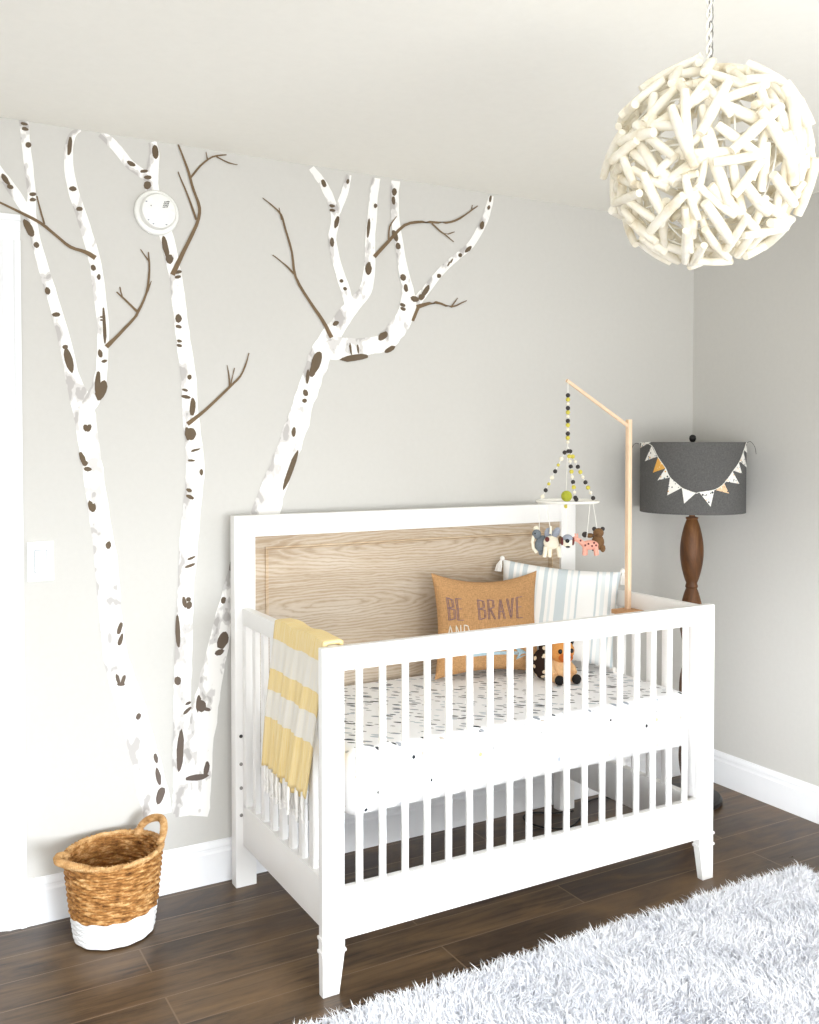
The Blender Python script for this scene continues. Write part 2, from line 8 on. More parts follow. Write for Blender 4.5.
{'trunks':[[[-.174,.249,-.050,.215],[-.171,.277,-.049,.244],[-.168,.305,-.047,.273],[-.164,.333,-.045,.301],[-.160,.360,-.043,.328],[-.155,.385,-.042,.353],[-.150,.409,-.041,.376],[-.144,.432,-.040,.400],[-.138,.455,-.038,.423],[-.132,.479,-.035,.446],[-.125,.503,-.032,.470],[-.118,.525,-.028,.494],[-.112,.548,-.024,.519],[-.105,.570,-.021,.544],[-.099,.593,-.018,.568],[-.093,.617,-.015,.592],[-.087,.640,-.012,.616],[-.080,.664,-.008,.640],[-.074,.688,-.003,.664],[-.068,.711,.002,.688],[-.061,.735,.007,.712],[-.055,.758,.012,.736],[-.049,.782,.018,.760],[-.042,.806,.023,.784],[-.036,.830,.029,.808],[-.030,.852,.035,.831],[-.024,.875,.041,.853],[-.017,.899,.048,.876],[-.008,.926,.057,.902],[.002,.960,.068,.935],[.014,.997,.081,.971],[.027,1.036,.096,1.008],[.041,1.074,.111,1.043],[.057,1.113,.130,1.076],[.073,1.151,.152,1.110],[.089,1.186,.174,1.143],[.101,1.214,.192,1.174],[.110,1.235,.202,1.201],[.117,1.251,.208,1.222],[.124,1.268,.212,1.240],[.133,1.288,.217,1.259],[.143,1.311,.225,1.281],[.153,1.335,.234,1.305],[.164,1.360,.245,1.330],[.174,1.384,.255,1.355],[.185,1.409,.264,1.381],[.196,1.433,.274,1.406],[.207,1.458,.283,1.433],[.216,1.482,.292,1.459],[.226,1.506,.301,1.486],[.234,1.532,.309,1.513],[.242,1.557,.316,1.538],[.251,1.582,.324,1.562],[.260,1.606,.332,1.584],[.268,1.628,.341,1.606],[.277,1.649,.349,1.627],[.284,1.668,.357,1.647],[.291,1.686,.364,1.666],[.297,1.704,.371,1.684],[.303,1.722,.377,1.700],[.311,1.739,.383,1.714],[.319,1.755,.389,1.727],[.327,1.769,.395,1.739],[.336,1.782,.402,1.750],[.345,1.795,.409,1.763],[.355,1.809,.416,1.776],[.366,1.822,.424,1.790],[.377,1.835,.432,1.804],[.388,1.847,.441,1.818],[.398,1.860,.450,1.831],[.408,1.873,.459,1.844],[.419,1.886,.468,1.857],[.430,1.898,.476,1.868],[.441,1.910,.484,1.878],[.453,1.920,.493,1.889],[.463,1.929,.502,1.899],[.472,1.938,.511,1.910],[.480,1.946,.519,1.919],[.486,1.953,.527,1.928],[.491,1.958,.535,1.940],[.495,1.967,.542,1.954],[.500,1.979,.548,1.971],[.504,1.994,.552,1.990],[.508,2.011,.555,2.010],[.512,2.031,.557,2.032],[.514,2.054,.558,2.057],[.516,2.081,.558,2.084],[.517,2.109,.558,2.112],[.519,2.135,.558,2.137],[.521,2.159,.559,2.160],[.523,2.182,.561,2.183],[.526,2.203,.563,2.204],[.528,2.223,.565,2.225],[.530,2.242,.566,2.244],[.532,2.260,.567,2.262],[.534,2.277,.568,2.279],[.536,2.294,.569,2.295],[.538,2.310,.571,2.310],[.541,2.325,.574,2.325],[.543,2.340,.576,2.340],[.546,2.354,.579,2.354]],[[.448,1.875,.481,1.886],[.442,1.893,.476,1.904],[.436,1.911,.471,1.922],[.430,1.930,.465,1.941],[.424,1.948,.459,1.961],[.417,1.968,.451,1.981],[.410,1.989,.442,2.002],[.402,2.011,.434,2.022],[.396,2.032,.427,2.043],[.390,2.054,.420,2.064],[.384,2.076,.415,2.085],[.379,2.097,.410,2.105],[.377,2.119,.408,2.123],[.378,2.140,.409,2.140],[.382,2.159,.413,2.157],[.386,2.176,.417,2.174],[.388,2.189,.420,2.191],[.388,2.200,.420,2.205],[.387,2.208,.418,2.217],[.385,2.217,.416,2.228],[.381,2.227,.412,2.240],[.377,2.240,.406,2.253],[.370,2.254,.399,2.268],[.364,2.268,.392,2.283],[.357,2.280,.384,2.296],[.350,2.291,.376,2.308],[.343,2.301,.368,2.318],[.336,2.310,.360,2.328],[.329,2.319,.352,2.337],[.324,2.327,.345,2.344],[.318,2.333,.338,2.350],[.312,2.340,.331,2.356],[.306,2.347,.324,2.362]],[[.387,2.208,.414,2.199],[.393,2.219,.419,2.209],[.399,2.229,.425,2.220],[.405,2.240,.430,2.232],[.410,2.250,.436,2.244],[.415,2.262,.441,2.256],[.420,2.274,.446,2.269],[.425,2.286,.451,2.282],[.429,2.299,.455,2.296],[.434,2.311,.458,2.309],[.438,2.324,.460,2.323],[.442,2.337,.463,2.336],[.446,2.351,.465,2.350]],[[.352,1.771,.356,1.717],[.363,1.775,.368,1.715],[.374,1.780,.380,1.714],[.385,1.784,.391,1.712],[.396,1.787,.403,1.712],[.405,1.789,.412,1.713],[.414,1.790,.421,1.714],[.424,1.790,.431,1.716],[.438,1.791,.444,1.719],[.458,1.792,.463,1.723],[.481,1.792,.487,1.727],[.505,1.793,.512,1.732],[.526,1.796,.534,1.737],[.544,1.799,.554,1.741],[.560,1.802,.573,1.744],[.572,1.806,.594,1.748],[.580,1.810,.616,1.757],[.587,1.815,.635,1.770],[.594,1.823,.650,1.785],[.603,1.833,.661,1.798],[.612,1.846,.672,1.812],[.622,1.858,.682,1.826],[.632,1.870,.693,1.841],[.640,1.882,.703,1.858],[.646,1.893,.711,1.875],[.651,1.904,.717,1.893],[.655,1.915,.720,1.909],[.658,1.927,.722,1.925],[.660,1.938,.722,1.939],[.662,1.947,.721,1.952],[.664,1.955,.718,1.964],[.664,1.964,.714,1.974],[.664,1.976,.710,1.987],[.662,1.989,.705,2.001],[.659,2.003,.700,2.015],[.655,2.020,.695,2.031],[.651,2.039,.690,2.048],[.648,2.059,.685,2.068],[.644,2.082,.680,2.090],[.641,2.104,.676,2.112],[.637,2.126,.671,2.135],[.633,2.148,.667,2.156],[.628,2.170,.662,2.178],[.624,2.191,.658,2.199],[.621,2.213,.655,2.220],[.619,2.237,.653,2.243],[.618,2.260,.652,2.266],[.617,2.283,.651,2.288],[.617,2.303,.651,2.306],[.618,2.319,.652,2.321],[.619,2.332,.654,2.332],[.621,2.343,.656,2.343],[.622,2.354,.658,2.355]],[[.665,1.900,.709,1.876],[.674,1.910,.716,1.887],[.683,1.920,.723,1.898],[.692,1.930,.730,1.908],[.702,1.941,.738,1.919],[.713,1.951,.746,1.930],[.723,1.961,.754,1.941],[.735,1.972,.764,1.953],[.748,1.985,.775,1.968],[.762,2.001,.789,1.985],[.778,2.020,.805,2.005],[.796,2.040,.821,2.025],[.813,2.058,.837,2.042],[.830,2.074,.852,2.057],[.847,2.088,.867,2.071],[.863,2.102,.883,2.085],[.879,2.116,.899,2.098],[.896,2.129,.915,2.111],[.913,2.142,.932,2.124],[.929,2.154,.950,2.138],[.943,2.168,.967,2.154],[.957,2.186,.983,2.174],[.970,2.205,.997,2.195],[.983,2.226,1.011,2.217],[.994,2.245,1.022,2.237],[1.002,2.262,1.032,2.256],[1.009,2.278,1.039,2.274],[1.015,2.294,1.044,2.290],[1.021,2.309,1.049,2.305],[1.026,2.321,1.053,2.319],[1.030,2.333,1.055,2.331],[1.033,2.343,1.057,2.342],[1.037,2.354,1.059,2.353]]],'twigs':[[[.381,1.784,.395,1.791],[.371,1.802,.384,1.809],[.362,1.820,.374,1.827],[.350,1.839,.361,1.846],[.335,1.860,.345,1.867],[.318,1.882,.327,1.888],[.301,1.905,.309,1.911],[.283,1.929,.291,1.935],[.265,1.955,.274,1.960],[.252,1.982,.260,1.985],[.245,2.008,.254,2.010],[.243,2.035,.251,2.037],[.240,2.061,.247,2.063],[.232,2.088,.240,2.091],[.224,2.115,.231,2.117],[.216,2.138,.223,2.140],[.211,2.156,.218,2.158],[.207,2.170,.214,2.173],[.202,2.182,.208,2.186],[.194,2.192,.199,2.196],[.184,2.200,.188,2.204],[.173,2.208,.176,2.212],[.162,2.216,.165,2.219],[.150,2.223,.153,2.226],[.139,2.231,.141,2.233]],[[.250,1.989,.255,1.994],[.239,1.998,.244,2.003],[.229,2.008,.233,2.013],[.217,2.018,.221,2.022],[.203,2.028,.206,2.031],[.188,2.038,.191,2.041],[.173,2.047,.175,2.050]],[[.204,2.167,.209,2.168],[.203,2.173,.207,2.175],[.201,2.180,.206,2.181],[.200,2.186,.204,2.188],[.199,2.193,.202,2.194],[.198,2.199,.201,2.200],[.196,2.206,.199,2.207]],[[.547,2.083,.558,2.074],[.564,2.100,.575,2.093],[.582,2.119,.592,2.111],[.601,2.138,.611,2.131],[.623,2.161,.632,2.155],[.647,2.186,.655,2.179],[.671,2.206,.677,2.198],[.696,2.217,.699,2.208],[.720,2.223,.721,2.213],[.747,2.227,.747,2.218],[.779,2.221,.779,2.230],[.814,2.223,.815,2.231],[.846,2.234,.846,2.226],[.867,2.239,.869,2.232],[.885,2.246,.888,2.239],[.904,2.256,.909,2.250],[.929,2.271,.933,2.267],[.957,2.291,.960,2.287],[.984,2.310,.987,2.307]],[[.784,2.219,.789,2.224],[.802,2.207,.807,2.212],[.821,2.194,.825,2.199],[.839,2.187,.841,2.192],[.855,2.192,.856,2.188],[.869,2.198,.871,2.194],[.884,2.203,.885,2.200]],[[.838,2.187,.842,2.191],[.845,2.183,.848,2.187],[.852,2.179,.855,2.183],[.859,2.175,.862,2.179],[.866,2.171,.868,2.174],[.873,2.167,.875,2.170],[.879,2.163,.882,2.166]],[[.606,2.140,.613,2.140],[.607,2.157,.614,2.157],[.608,2.174,.614,2.174],[.611,2.190,.617,2.189],[.619,2.205,.624,2.203],[.630,2.218,.633,2.216],[.641,2.231,.643,2.229]],[[.956,2.291,.962,2.291],[.957,2.294,.962,2.294],[.957,2.297,.962,2.297],[.958,2.300,.962,2.300],[.959,2.303,.962,2.303],[.959,2.306,.963,2.306],[.960,2.309,.963,2.309]],[[.721,1.923,.726,1.908],[.749,1.931,.753,1.918],[.776,1.938,.779,1.928],[.803,1.933,.804,1.943],[.825,1.931,.828,1.939],[.847,1.925,.850,1.932],[.870,1.930,.870,1.923],[.891,1.935,.894,1.930],[.914,1.946,.916,1.942],[.937,1.956,.939,1.953]],[[.867,1.928,.873,1.925],[.872,1.934,.877,1.931],[.877,1.939,.882,1.937],[.882,1.945,.886,1.942],[.887,1.951,.891,1.948],[.892,1.956,.895,1.954],[.896,1.962,.900,1.960]],[[.725,1.922,.739,1.918],[.722,1.913,.735,1.909],[.718,1.903,.730,1.900],[.714,1.894,.726,1.891],[.710,1.885,.722,1.881],[.706,1.876,.717,1.872],[.702,1.866,.713,1.863]]],'marks':[[[.031,1.028],[.028,1.019],[.025,1.011],[.023,1.010],[.021,1.013],[.021,1.020],[.022,1.030],[.024,1.040],[.027,1.045],[.030,1.046],[.031,1.043],[.032,1.038]],[[.008,.914],[.005,.906],[-.002,.905],[-.007,.909],[-.008,.918],[-.004,.926],[.003,.927],[.009,.923]],[[.016,.778],[.007,.767],[-.002,.757],[-.012,.760],[-.021,.765],[-.022,.780],[-.018,.793],[-.011,.805],[-.002,.813],[.009,.813],[.015,.804],[.018,.792]],[[.003,.752],[-.002,.744],[-.010,.738],[-.023,.738],[-.030,.744],[-.027,.752],[-.017,.757],[-.005,.758]],[[-.077,.589],[-.079,.575],[-.083,.568],[-.087,.560],[-.090,.569],[-.093,.578],[-.092,.592],[-.090,.606],[-.086,.616],[-.082,.618],[-.079,.613],[-.075,.605]],[[-.059,.578],[-.060,.568],[-.067,.563],[-.075,.560],[-.082,.565],[-.089,.572],[-.090,.582],[-.088,.590],[-.083,.598],[-.074,.600],[-.066,.596],[-.060,.588]],[[-.043,.563],[-.049,.560],[-.059,.562],[-.070,.567],[-.074,.573],[-.068,.576],[-.057,.574],[-.047,.569]],[[-.050,.351],[-.059,.346],[-.070,.342],[-.091,.341],[-.109,.344],[-.126,.348],[-.128,.353],[-.126,.358],[-.112,.361],[-.094,.362],[-.076,.360],[-.057,.357]],[[-.050,.369],[-.054,.359],[-.059,.349],[-.064,.348],[-.068,.353],[-.069,.363],[-.068,.375],[-.064,.387],[-.060,.398],[-.054,.398],[-.051,.393],[-.048,.383]],[[.368,2.312],[.371,2.302],[.366,2.296],[.358,2.296],[.352,2.305],[.350,2.316],[.355,2.321],[.362,2.321]],[[.457,2.328],[.454,2.321],[.449,2.318],[.445,2.321],[.445,2.328],[.448,2.333],[.453,2.337],[.456,2.333]],[[.403,2.236],[.398,2.232],[.390,2.230],[.383,2.233],[.380,2.237],[.383,2.241],[.392,2.242],[.400,2.240]],[[.404,2.221],[.399,2.217],[.392,2.216],[.383,2.217],[.381,2.222],[.386,2.226],[.394,2.227],[.401,2.225]],[[.417,2.183],[.413,2.171],[.407,2.165],[.402,2.160],[.399,2.165],[.399,2.174],[.400,2.185],[.405,2.195],[.410,2.204],[.415,2.204],[.418,2.202],[.419,2.194]],[[.399,2.113],[.397,2.102],[.392,2.096],[.386,2.100],[.382,2.110],[.384,2.122],[.389,2.130],[.396,2.126]],[[.434,1.985],[.432,1.980],[.426,1.978],[.421,1.979],[.418,1.984],[.421,1.988],[.426,1.991],[.431,1.989]],[[.448,1.958],[.444,1.953],[.438,1.952],[.433,1.956],[.432,1.960],[.435,1.964],[.441,1.965],[.446,1.962]],[[.566,2.257],[.563,2.252],[.558,2.248],[.553,2.250],[.551,2.256],[.553,2.262],[.558,2.265],[.564,2.263]],[[.537,2.177],[.534,2.159],[.531,2.147],[.527,2.141],[.524,2.146],[.524,2.160],[.524,2.177],[.527,2.195],[.530,2.206],[.534,2.211],[.536,2.206],[.538,2.196]],[[.544,2.038],[.541,2.025],[.536,2.017],[.530,2.013],[.524,2.015],[.519,2.023],[.517,2.035],[.520,2.047],[.525,2.054],[.530,2.059],[.537,2.059],[.540,2.048]],[[.417,1.843],[.414,1.836],[.408,1.830],[.399,1.828],[.392,1.831],[.394,1.838],[.400,1.845],[.410,1.846]],[[.644,2.316],[.640,2.306],[.633,2.300],[.626,2.303],[.623,2.314],[.626,2.324],[.633,2.329],[.640,2.326]],[[.637,2.287],[.637,2.276],[.633,2.269],[.626,2.271],[.622,2.283],[.623,2.293],[.627,2.299],[.634,2.298]],[[.646,2.166],[.649,2.155],[.648,2.147],[.644,2.141],[.638,2.142],[.631,2.149],[.625,2.157],[.623,2.167],[.623,2.176],[.627,2.180],[.633,2.180],[.640,2.175]],[[.658,2.129],[.658,2.119],[.651,2.114],[.642,2.115],[.638,2.124],[.639,2.133],[.646,2.138],[.653,2.136]],[[.681,2.020],[.679,2.010],[.671,2.004],[.662,2.007],[.656,2.014],[.658,2.024],[.666,2.029],[.675,2.027]],[[.688,1.982],[.689,1.972],[.683,1.966],[.676,1.968],[.671,1.978],[.672,1.989],[.677,1.995],[.685,1.992]],[[.679,1.902],[.674,1.898],[.666,1.899],[.659,1.903],[.657,1.909],[.663,1.912],[.672,1.911],[.679,1.907]],[[.678,1.915],[.672,1.912],[.663,1.913],[.656,1.917],[.656,1.923],[.661,1.926],[.669,1.925],[.677,1.921]],[[.734,1.940],[.725,1.934],[.711,1.933],[.702,1.940],[.698,1.948],[.707,1.954],[.720,1.954],[.732,1.949]],[[.753,1.947],[.744,1.941],[.734,1.943],[.731,1.951],[.735,1.961],[.746,1.964],[.754,1.962],[.759,1.955]],[[.771,1.972],[.762,1.962],[.752,1.952],[.747,1.954],[.744,1.958],[.745,1.967],[.753,1.980],[.761,1.990],[.770,1.998],[.776,2.000],[.778,1.994],[.778,1.985]],[[.828,2.036],[.825,2.030],[.818,2.027],[.811,2.028],[.809,2.034],[.811,2.041],[.818,2.043],[.825,2.041]],[[.863,2.081],[.857,2.073],[.853,2.073],[.852,2.076],[.856,2.083],[.861,2.090],[.866,2.093],[.865,2.088]],[[.875,2.093],[.870,2.086],[.866,2.085],[.865,2.088],[.868,2.096],[.874,2.102],[.879,2.105],[.878,2.100]],[[.918,2.120],[.916,2.114],[.910,2.111],[.903,2.113],[.900,2.118],[.903,2.124],[.910,2.127],[.916,2.125]],[[.951,2.139],[.939,2.132],[.929,2.130],[.930,2.138],[.938,2.149],[.950,2.156],[.959,2.158],[.959,2.150]],[[1.015,2.238],[1.010,2.226],[1.002,2.223],[.996,2.228],[.994,2.239],[1.000,2.250],[1.008,2.255],[1.015,2.251]],[[1.042,2.308],[1.038,2.302],[1.033,2.299],[1.029,2.302],[1.028,2.308],[1.032,2.314],[1.037,2.318],[1.041,2.315]],[[1.048,2.342],[1.045,2.332],[1.040,2.328],[1.037,2.333],[1.037,2.342],[1.040,2.352],[1.046,2.355],[1.049,2.351]],[[.604,1.818],[.607,1.812],[.605,1.804],[.596,1.796],[.586,1.790],[.576,1.787],[.569,1.790],[.569,1.797],[.570,1.805],[.578,1.814],[.589,1.818],[.599,1.822]],[[.637,1.771],[.635,1.765],[.630,1.758],[.619,1.751],[.607,1.746],[.598,1.745],[.593,1.747],[.593,1.751],[.598,1.758],[.609,1.765],[.621,1.772],[.630,1.772]],[[.528,1.732],[.527,1.725],[.506,1.718],[.477,1.712],[.447,1.707],[.433,1.710],[.417,1.713],[.427,1.720],[.447,1.728],[.474,1.734],[.502,1.738],[.522,1.736]],[[.464,1.753],[.465,1.744],[.466,1.734],[.464,1.730],[.461,1.736],[.458,1.741],[.456,1.752],[.454,1.762],[.456,1.768],[.457,1.774],[.460,1.772],[.463,1.763]],[[.493,1.755],[.493,1.743],[.492,1.736],[.488,1.741],[.485,1.753],[.484,1.766],[.487,1.770],[.490,1.767]],[[.348,1.700],[.340,1.682],[.329,1.667],[.318,1.664],[.310,1.671],[.311,1.690],[.314,1.708],[.323,1.727],[.334,1.736],[.344,1.738],[.351,1.733],[.352,1.718]],[[.329,1.669],[.324,1.658],[.317,1.651],[.311,1.651],[.306,1.654],[.304,1.663],[.306,1.673],[.310,1.684],[.317,1.689],[.323,1.691],[.326,1.686],[.330,1.680]],[[.305,1.651],[.303,1.639],[.300,1.630],[.296,1.626],[.293,1.631],[.292,1.641],[.292,1.652],[.294,1.663],[.297,1.673],[.301,1.677],[.303,1.671],[.306,1.664]],[[.300,1.598],[.300,1.589],[.294,1.585],[.287,1.586],[.282,1.593],[.282,1.603],[.287,1.608],[.295,1.606]],[[.296,1.571],[.294,1.565],[.287,1.562],[.280,1.565],[.278,1.570],[.281,1.575],[.287,1.577],[.293,1.576]],[[.255,1.463],[.252,1.450],[.245,1.447],[.241,1.453],[.239,1.464],[.243,1.475],[.249,1.482],[.254,1.476]],[[.245,1.333],[.231,1.301],[.218,1.279],[.208,1.267],[.208,1.279],[.214,1.305],[.227,1.339],[.240,1.372],[.252,1.391],[.263,1.405],[.264,1.394],[.257,1.366]]]}]
PI = math.pi
SC = bpy.context.scene
COL = SC.collection
random.seed(7)

# ---------------------------------------------------------------- colours and materials
def lin(c):
    c = c / 255.0
    return c / 12.92 if c <= 0.04045 else ((c + 0.055) / 1.055) ** 2.4
def rgb(r, g, b):
    return (lin(r), lin(g), lin(b), 1.0)

class NT:
    """small node-tree helper"""
    def __init__(s, name, rough=0.6, spec=0.4):
        s.m = bpy.data.materials.new(name); s.m.use_nodes = True
        s.t = s.m.node_tree; s.b = s.t.nodes['Principled BSDF']
        s.b.inputs['Roughness'].default_value = rough
        s.b.inputs['Specular IOR Level'].default_value = spec
    def n(s, kind, **kw):
        nd = s.t.nodes.new('ShaderNode' + kind)
        for k, v in kw.items():
            if k in nd.inputs: nd.inputs[k].default_value = v
            else: setattr(nd, k, v)
        return nd
    def l(s, a, b): s.t.links.new(a, b)
    def coord(s, which='Object', scale=(1, 1, 1), loc=(0, 0, 0), rot=(0, 0, 0)):
        tc = s.n('TexCoord'); mp = s.n('Mapping')
        mp.inputs['Scale'].default_value = scale; mp.inputs['Location'].default_value = loc
        mp.inputs['Rotation'].default_value = rot
        s.l(tc.outputs[which], mp.inputs['Vector']); return mp.outputs['Vector']
    def ramp(s, fac, stops, interp='LINEAR'):
        r = s.n('ValToRGB'); cr = r.color_ramp; cr.interpolation = interp
        cr.elements[0].position = stops[0][0]; cr.elements[0].color = stops[0][1]
        cr.elements[1].position = stops[-1][0]; cr.elements[1].color = stops[-1][1]
        for p, c in stops[1:-1]:
            e = cr.elements.new(p); e.color = c
        s.l(fac, r.inputs['Fac']); return r.outputs['Color']
    def mix(s, fac, a, b, mode='MIX'):
        m = s.n('Mix', data_type='RGBA', blend_type=mode)
        for src, i in ((fac, 0), (a, 6), (b, 7)):
            if hasattr(src, 'links'): s.l(src, m.inputs[i])
            else: m.inputs[i].default_value = src
        return m.outputs[2]
    def math(s, op, a, b=0.0, c=None):
        m = s.n('Math', operation=op)
        for src, i in ((a, 0), (b, 1), (c, 2)):
            if src is None: continue
            if hasattr(src, 'links'): s.l(src, m.inputs[i])
            else: m.inputs[i].default_value = src
        return m.outputs[0]
    def noise(s, vec, scale=5, detail=4, rough=0.6, dist=0.0):
        nd = s.n('TexNoise'); nd.inputs['Scale'].default_value = scale; nd.inputs['Detail'].default_value = detail
        nd.inputs['Roughness'].default_value = rough; nd.inputs['Distortion'].default_value = dist
        s.l(vec, nd.inputs['Vector']); return nd.outputs['Fac']
    def color(s, c):
        if hasattr(c, 'links'): s.l(c, s.b.inputs['Base Color'])
        else: s.b.inputs['Base Color'].default_value = c
    def bump(s, h, strength=0.3, dist=0.005):
        b = s.n('Bump'); b.inputs['Strength'].default_value = strength; b.inputs['Distance'].default_value = dist
        s.l(h, b.inputs['Height']); s.l(b.outputs['Normal'], s.b.inputs['Normal'])

def plain(name, c, rough=0.6, var=0.06, scale=30, bump=0.0, spec=0.4, metal=0.0):
    k = NT(name, rough, spec)
    v = k.noise(k.coord(), scale, 3)
    d = tuple(x * (1 - var) for x in c[:3]) + (1,); e = tuple(min(1, x * (1 + var)) for x in c[:3]) + (1,)
    k.color(k.ramp(v, [(0.3, d), (0.7, e)]))
    k.b.inputs['Metallic'].default_value = metal
    if bump: k.bump(v, bump, 0.002)
    return k.m

M = {}
M['wall'] = plain('wall_paint', rgb(203, 201, 196), 0.85, 0.012, 60, 0.05, 0.2)
M['ceiling'] = plain('ceiling_paint', rgb(244, 242, 235), 0.9, 0.01, 40, 0.05, 0.2)
M['trim'] = plain('trim_paint', rgb(240, 241, 243), 0.45, 0.01, 20)
M['white'] = plain('crib_white_lacquer', rgb(243, 242, 240), 0.42, 0.01, 15)
M['plastic'] = plain('white_plastic', rgb(238, 238, 234), 0.4, 0.01, 20)
M['black'] = plain('black_metal', rgb(26, 24, 23), 0.45, 0.1, 30)
M['rubber'] = plain('black_cord', rgb(20, 19, 18), 0.6, 0.1, 30)
M['cream'] = plain('cream_felt', rgb(236, 228, 208), 0.95, 0.06, 200, 0.3)
M['dowel'] = plain('pale_wood', rgb(233, 203, 172), 0.6, 0.05, 25)
M['clamp'] = plain('tan_wood', rgb(196, 150, 106), 0.6, 0.08, 40)
M['charcoal'] = plain('charcoal_felt', rgb(62, 58, 56), 0.95, 0.1, 300, 0.3)
M['mustard'] = plain('mustard_felt', rgb(204, 192, 84), 0.95, 0.08, 300, 0.3)
M['lime'] = plain('olive_lime_felt', rgb(178, 182, 62), 0.95, 0.1, 200, 0.3)
M['greyfelt'] = plain('grey_felt', rgb(112, 120, 126), 0.95, 0.1, 200, 0.3)
M['greyfelt_light'] = plain('light_grey_felt', rgb(150, 155, 166), 0.95, 0.1, 200, 0.3)
M['coral'] = plain('coral_felt', rgb(224, 164, 146), 0.95, 0.1, 150, 0.3)
M['brownfelt'] = plain('brown_felt', rgb(116, 86, 56), 0.95, 0.15, 150, 0.3)
M['maroon'] = plain('maroon_felt', rgb(104, 56, 54), 0.95, 0.1, 150, 0.3)
M['string'] = plain('white_string', rgb(236, 234, 226), 0.8, 0.03, 50)
M['tan'] = plain('tan_plush', rgb(212, 146, 78), 0.95, 0.12, 120, 0.4)
M['tan_light'] = plain('pale_tan_plush', rgb(222, 184, 138), 0.95, 0.1, 120, 0.4)
M['rust'] = plain('rust_plush', rgb(196, 104, 42), 0.95, 0.12, 120, 0.4)
M['blackplush'] = plain('black_plush', rgb(22, 20, 20), 0.9, 0.1, 120, 0.3)
M['eye'] = plain('black_glass_eye', rgb(10, 9, 9), 0.12, 0.02, 10)
M['hole'] = plain('dark_hole', rgb(60, 58, 56), 0.7, 0.05, 30)
M['bolt'] = plain('steel_bolt', rgb(150, 148, 145), 0.35, 0.05, 30, 0, 0.5, 0.8)
M['twig'] = plain('birch_twig_brown', rgb(118, 98, 74), 0.85, 0.12, 30)
def markmat(name, low, high):
    k = NT(name, 0.85, 0.2)
    sp = k.n('SeparateXYZ'); k.l(k.coord(), sp.inputs[0])
    k.color(k.mix(k.noise(k.coord(), 25, 2), k.ramp(sp.outputs[2], [(0.15, low), (1.0, high)]), rgb(110, 98, 86)))
    return k.m
M['mark'] = markmat('birch_mark_brown', rgb(104, 94, 94), rgb(102, 85, 62))
M['brass'] = plain('antique_brass', rgb(120, 84, 44), 0.4, 0.08, 30, 0, 0.5, 0.6)

def spotted():
    k = NT('dark_spotted_plush', 0.95, 0.2)
    v = k.n('TexVoronoi'); v.inputs['Scale'].default_value = 42
    k.l(k.coord(), v.inputs['Vector'])
    k.color(k.ramp(v.outputs['Distance'], [(0.30, rgb(226, 208, 180)), (0.36, rgb(44, 30, 24))]))
    return k.m
M['spotted'] = spotted()

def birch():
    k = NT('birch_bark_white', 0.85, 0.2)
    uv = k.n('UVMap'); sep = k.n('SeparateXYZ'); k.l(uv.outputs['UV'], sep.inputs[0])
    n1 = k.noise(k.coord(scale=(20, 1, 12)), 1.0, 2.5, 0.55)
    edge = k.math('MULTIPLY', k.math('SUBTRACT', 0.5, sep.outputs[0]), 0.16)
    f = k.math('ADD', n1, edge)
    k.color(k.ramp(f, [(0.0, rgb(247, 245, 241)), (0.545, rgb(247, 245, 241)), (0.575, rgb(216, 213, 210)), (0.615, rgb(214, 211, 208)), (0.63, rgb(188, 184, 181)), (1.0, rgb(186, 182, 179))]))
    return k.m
M['birch'] = birch()

def floor_wood():
    k = NT('dark_plank_floor', 0.34, 0.33)
    co = k.coord(loc=(0.35, 0.033, 0))
    br = k.n('TexBrick'); br.offset = 0.41; br.offset_frequency = 2; br.squash = 1.0
    for nm, v in (('Scale', 1.0), ('Mortar Size', 0.0022), ('Mortar Smooth', 0.1), ('Bias', 0.0), ('Brick Width', 1.27), ('Row Height', 0.135)):
        br.inputs[nm].default_value = v
    br.inputs['Color1'].default_value = (0, 0, 0, 1); br.inputs['Color2'].default_value = (1, 1, 1, 1); br.inputs['Mortar'].default_value = (0.5, 0.5, 0.5, 1)
    k.l(co, br.inputs['Vector'])
    plank = k.n('SeparateColor'); k.l(br.outputs['Color'], plank.inputs[0])
    tone = k.ramp(plank.outputs[0], [(0.0, rgb(68, 54, 43)), (0.5, rgb(84, 67, 51)), (1.0, rgb(108, 86, 62))])
    g1 = k.noise(k.coord(scale=(2.2, 34, 1)), 1.0, 8, 0.72, 0.6)
    g2 = k.noise(k.coord(scale=(2.6, 8.0, 1)), 1.0, 6, 0.65, 0.7)
    c = k.mix(k.ramp(g1, [(0.40, (0, 0, 0, 1)), (0.64, (1, 1, 1, 1))]), tone, rgb(54, 42, 33))
    c = k.mix(k.ramp(g2, [(0.45, (0, 0, 0, 1)), (0.8, (0.8, 0.8, 0.8, 1))]), c, rgb(132, 103, 70))
    c = k.mix(br.outputs['Fac'], c, rgb(122, 100, 78))  # seams lightened: highlights on the plank bevels put into the colour
    k.color(c)
    rr = k.ramp(g2, [(0.3, (0.27,) * 3 + (1,)), (0.8, (0.42,) * 3 + (1,))])
    k.l(rr, k.b.inputs['Roughness'])
    h = k.math('SUBTRACT', k.math('MULTIPLY', g1, 0.3), k.math('MULTIPLY', br.outputs['Fac'], 1.0))
    k.bump(h, 0.35, 0.003)
    return k.m
M['floor'] = floor_wood()

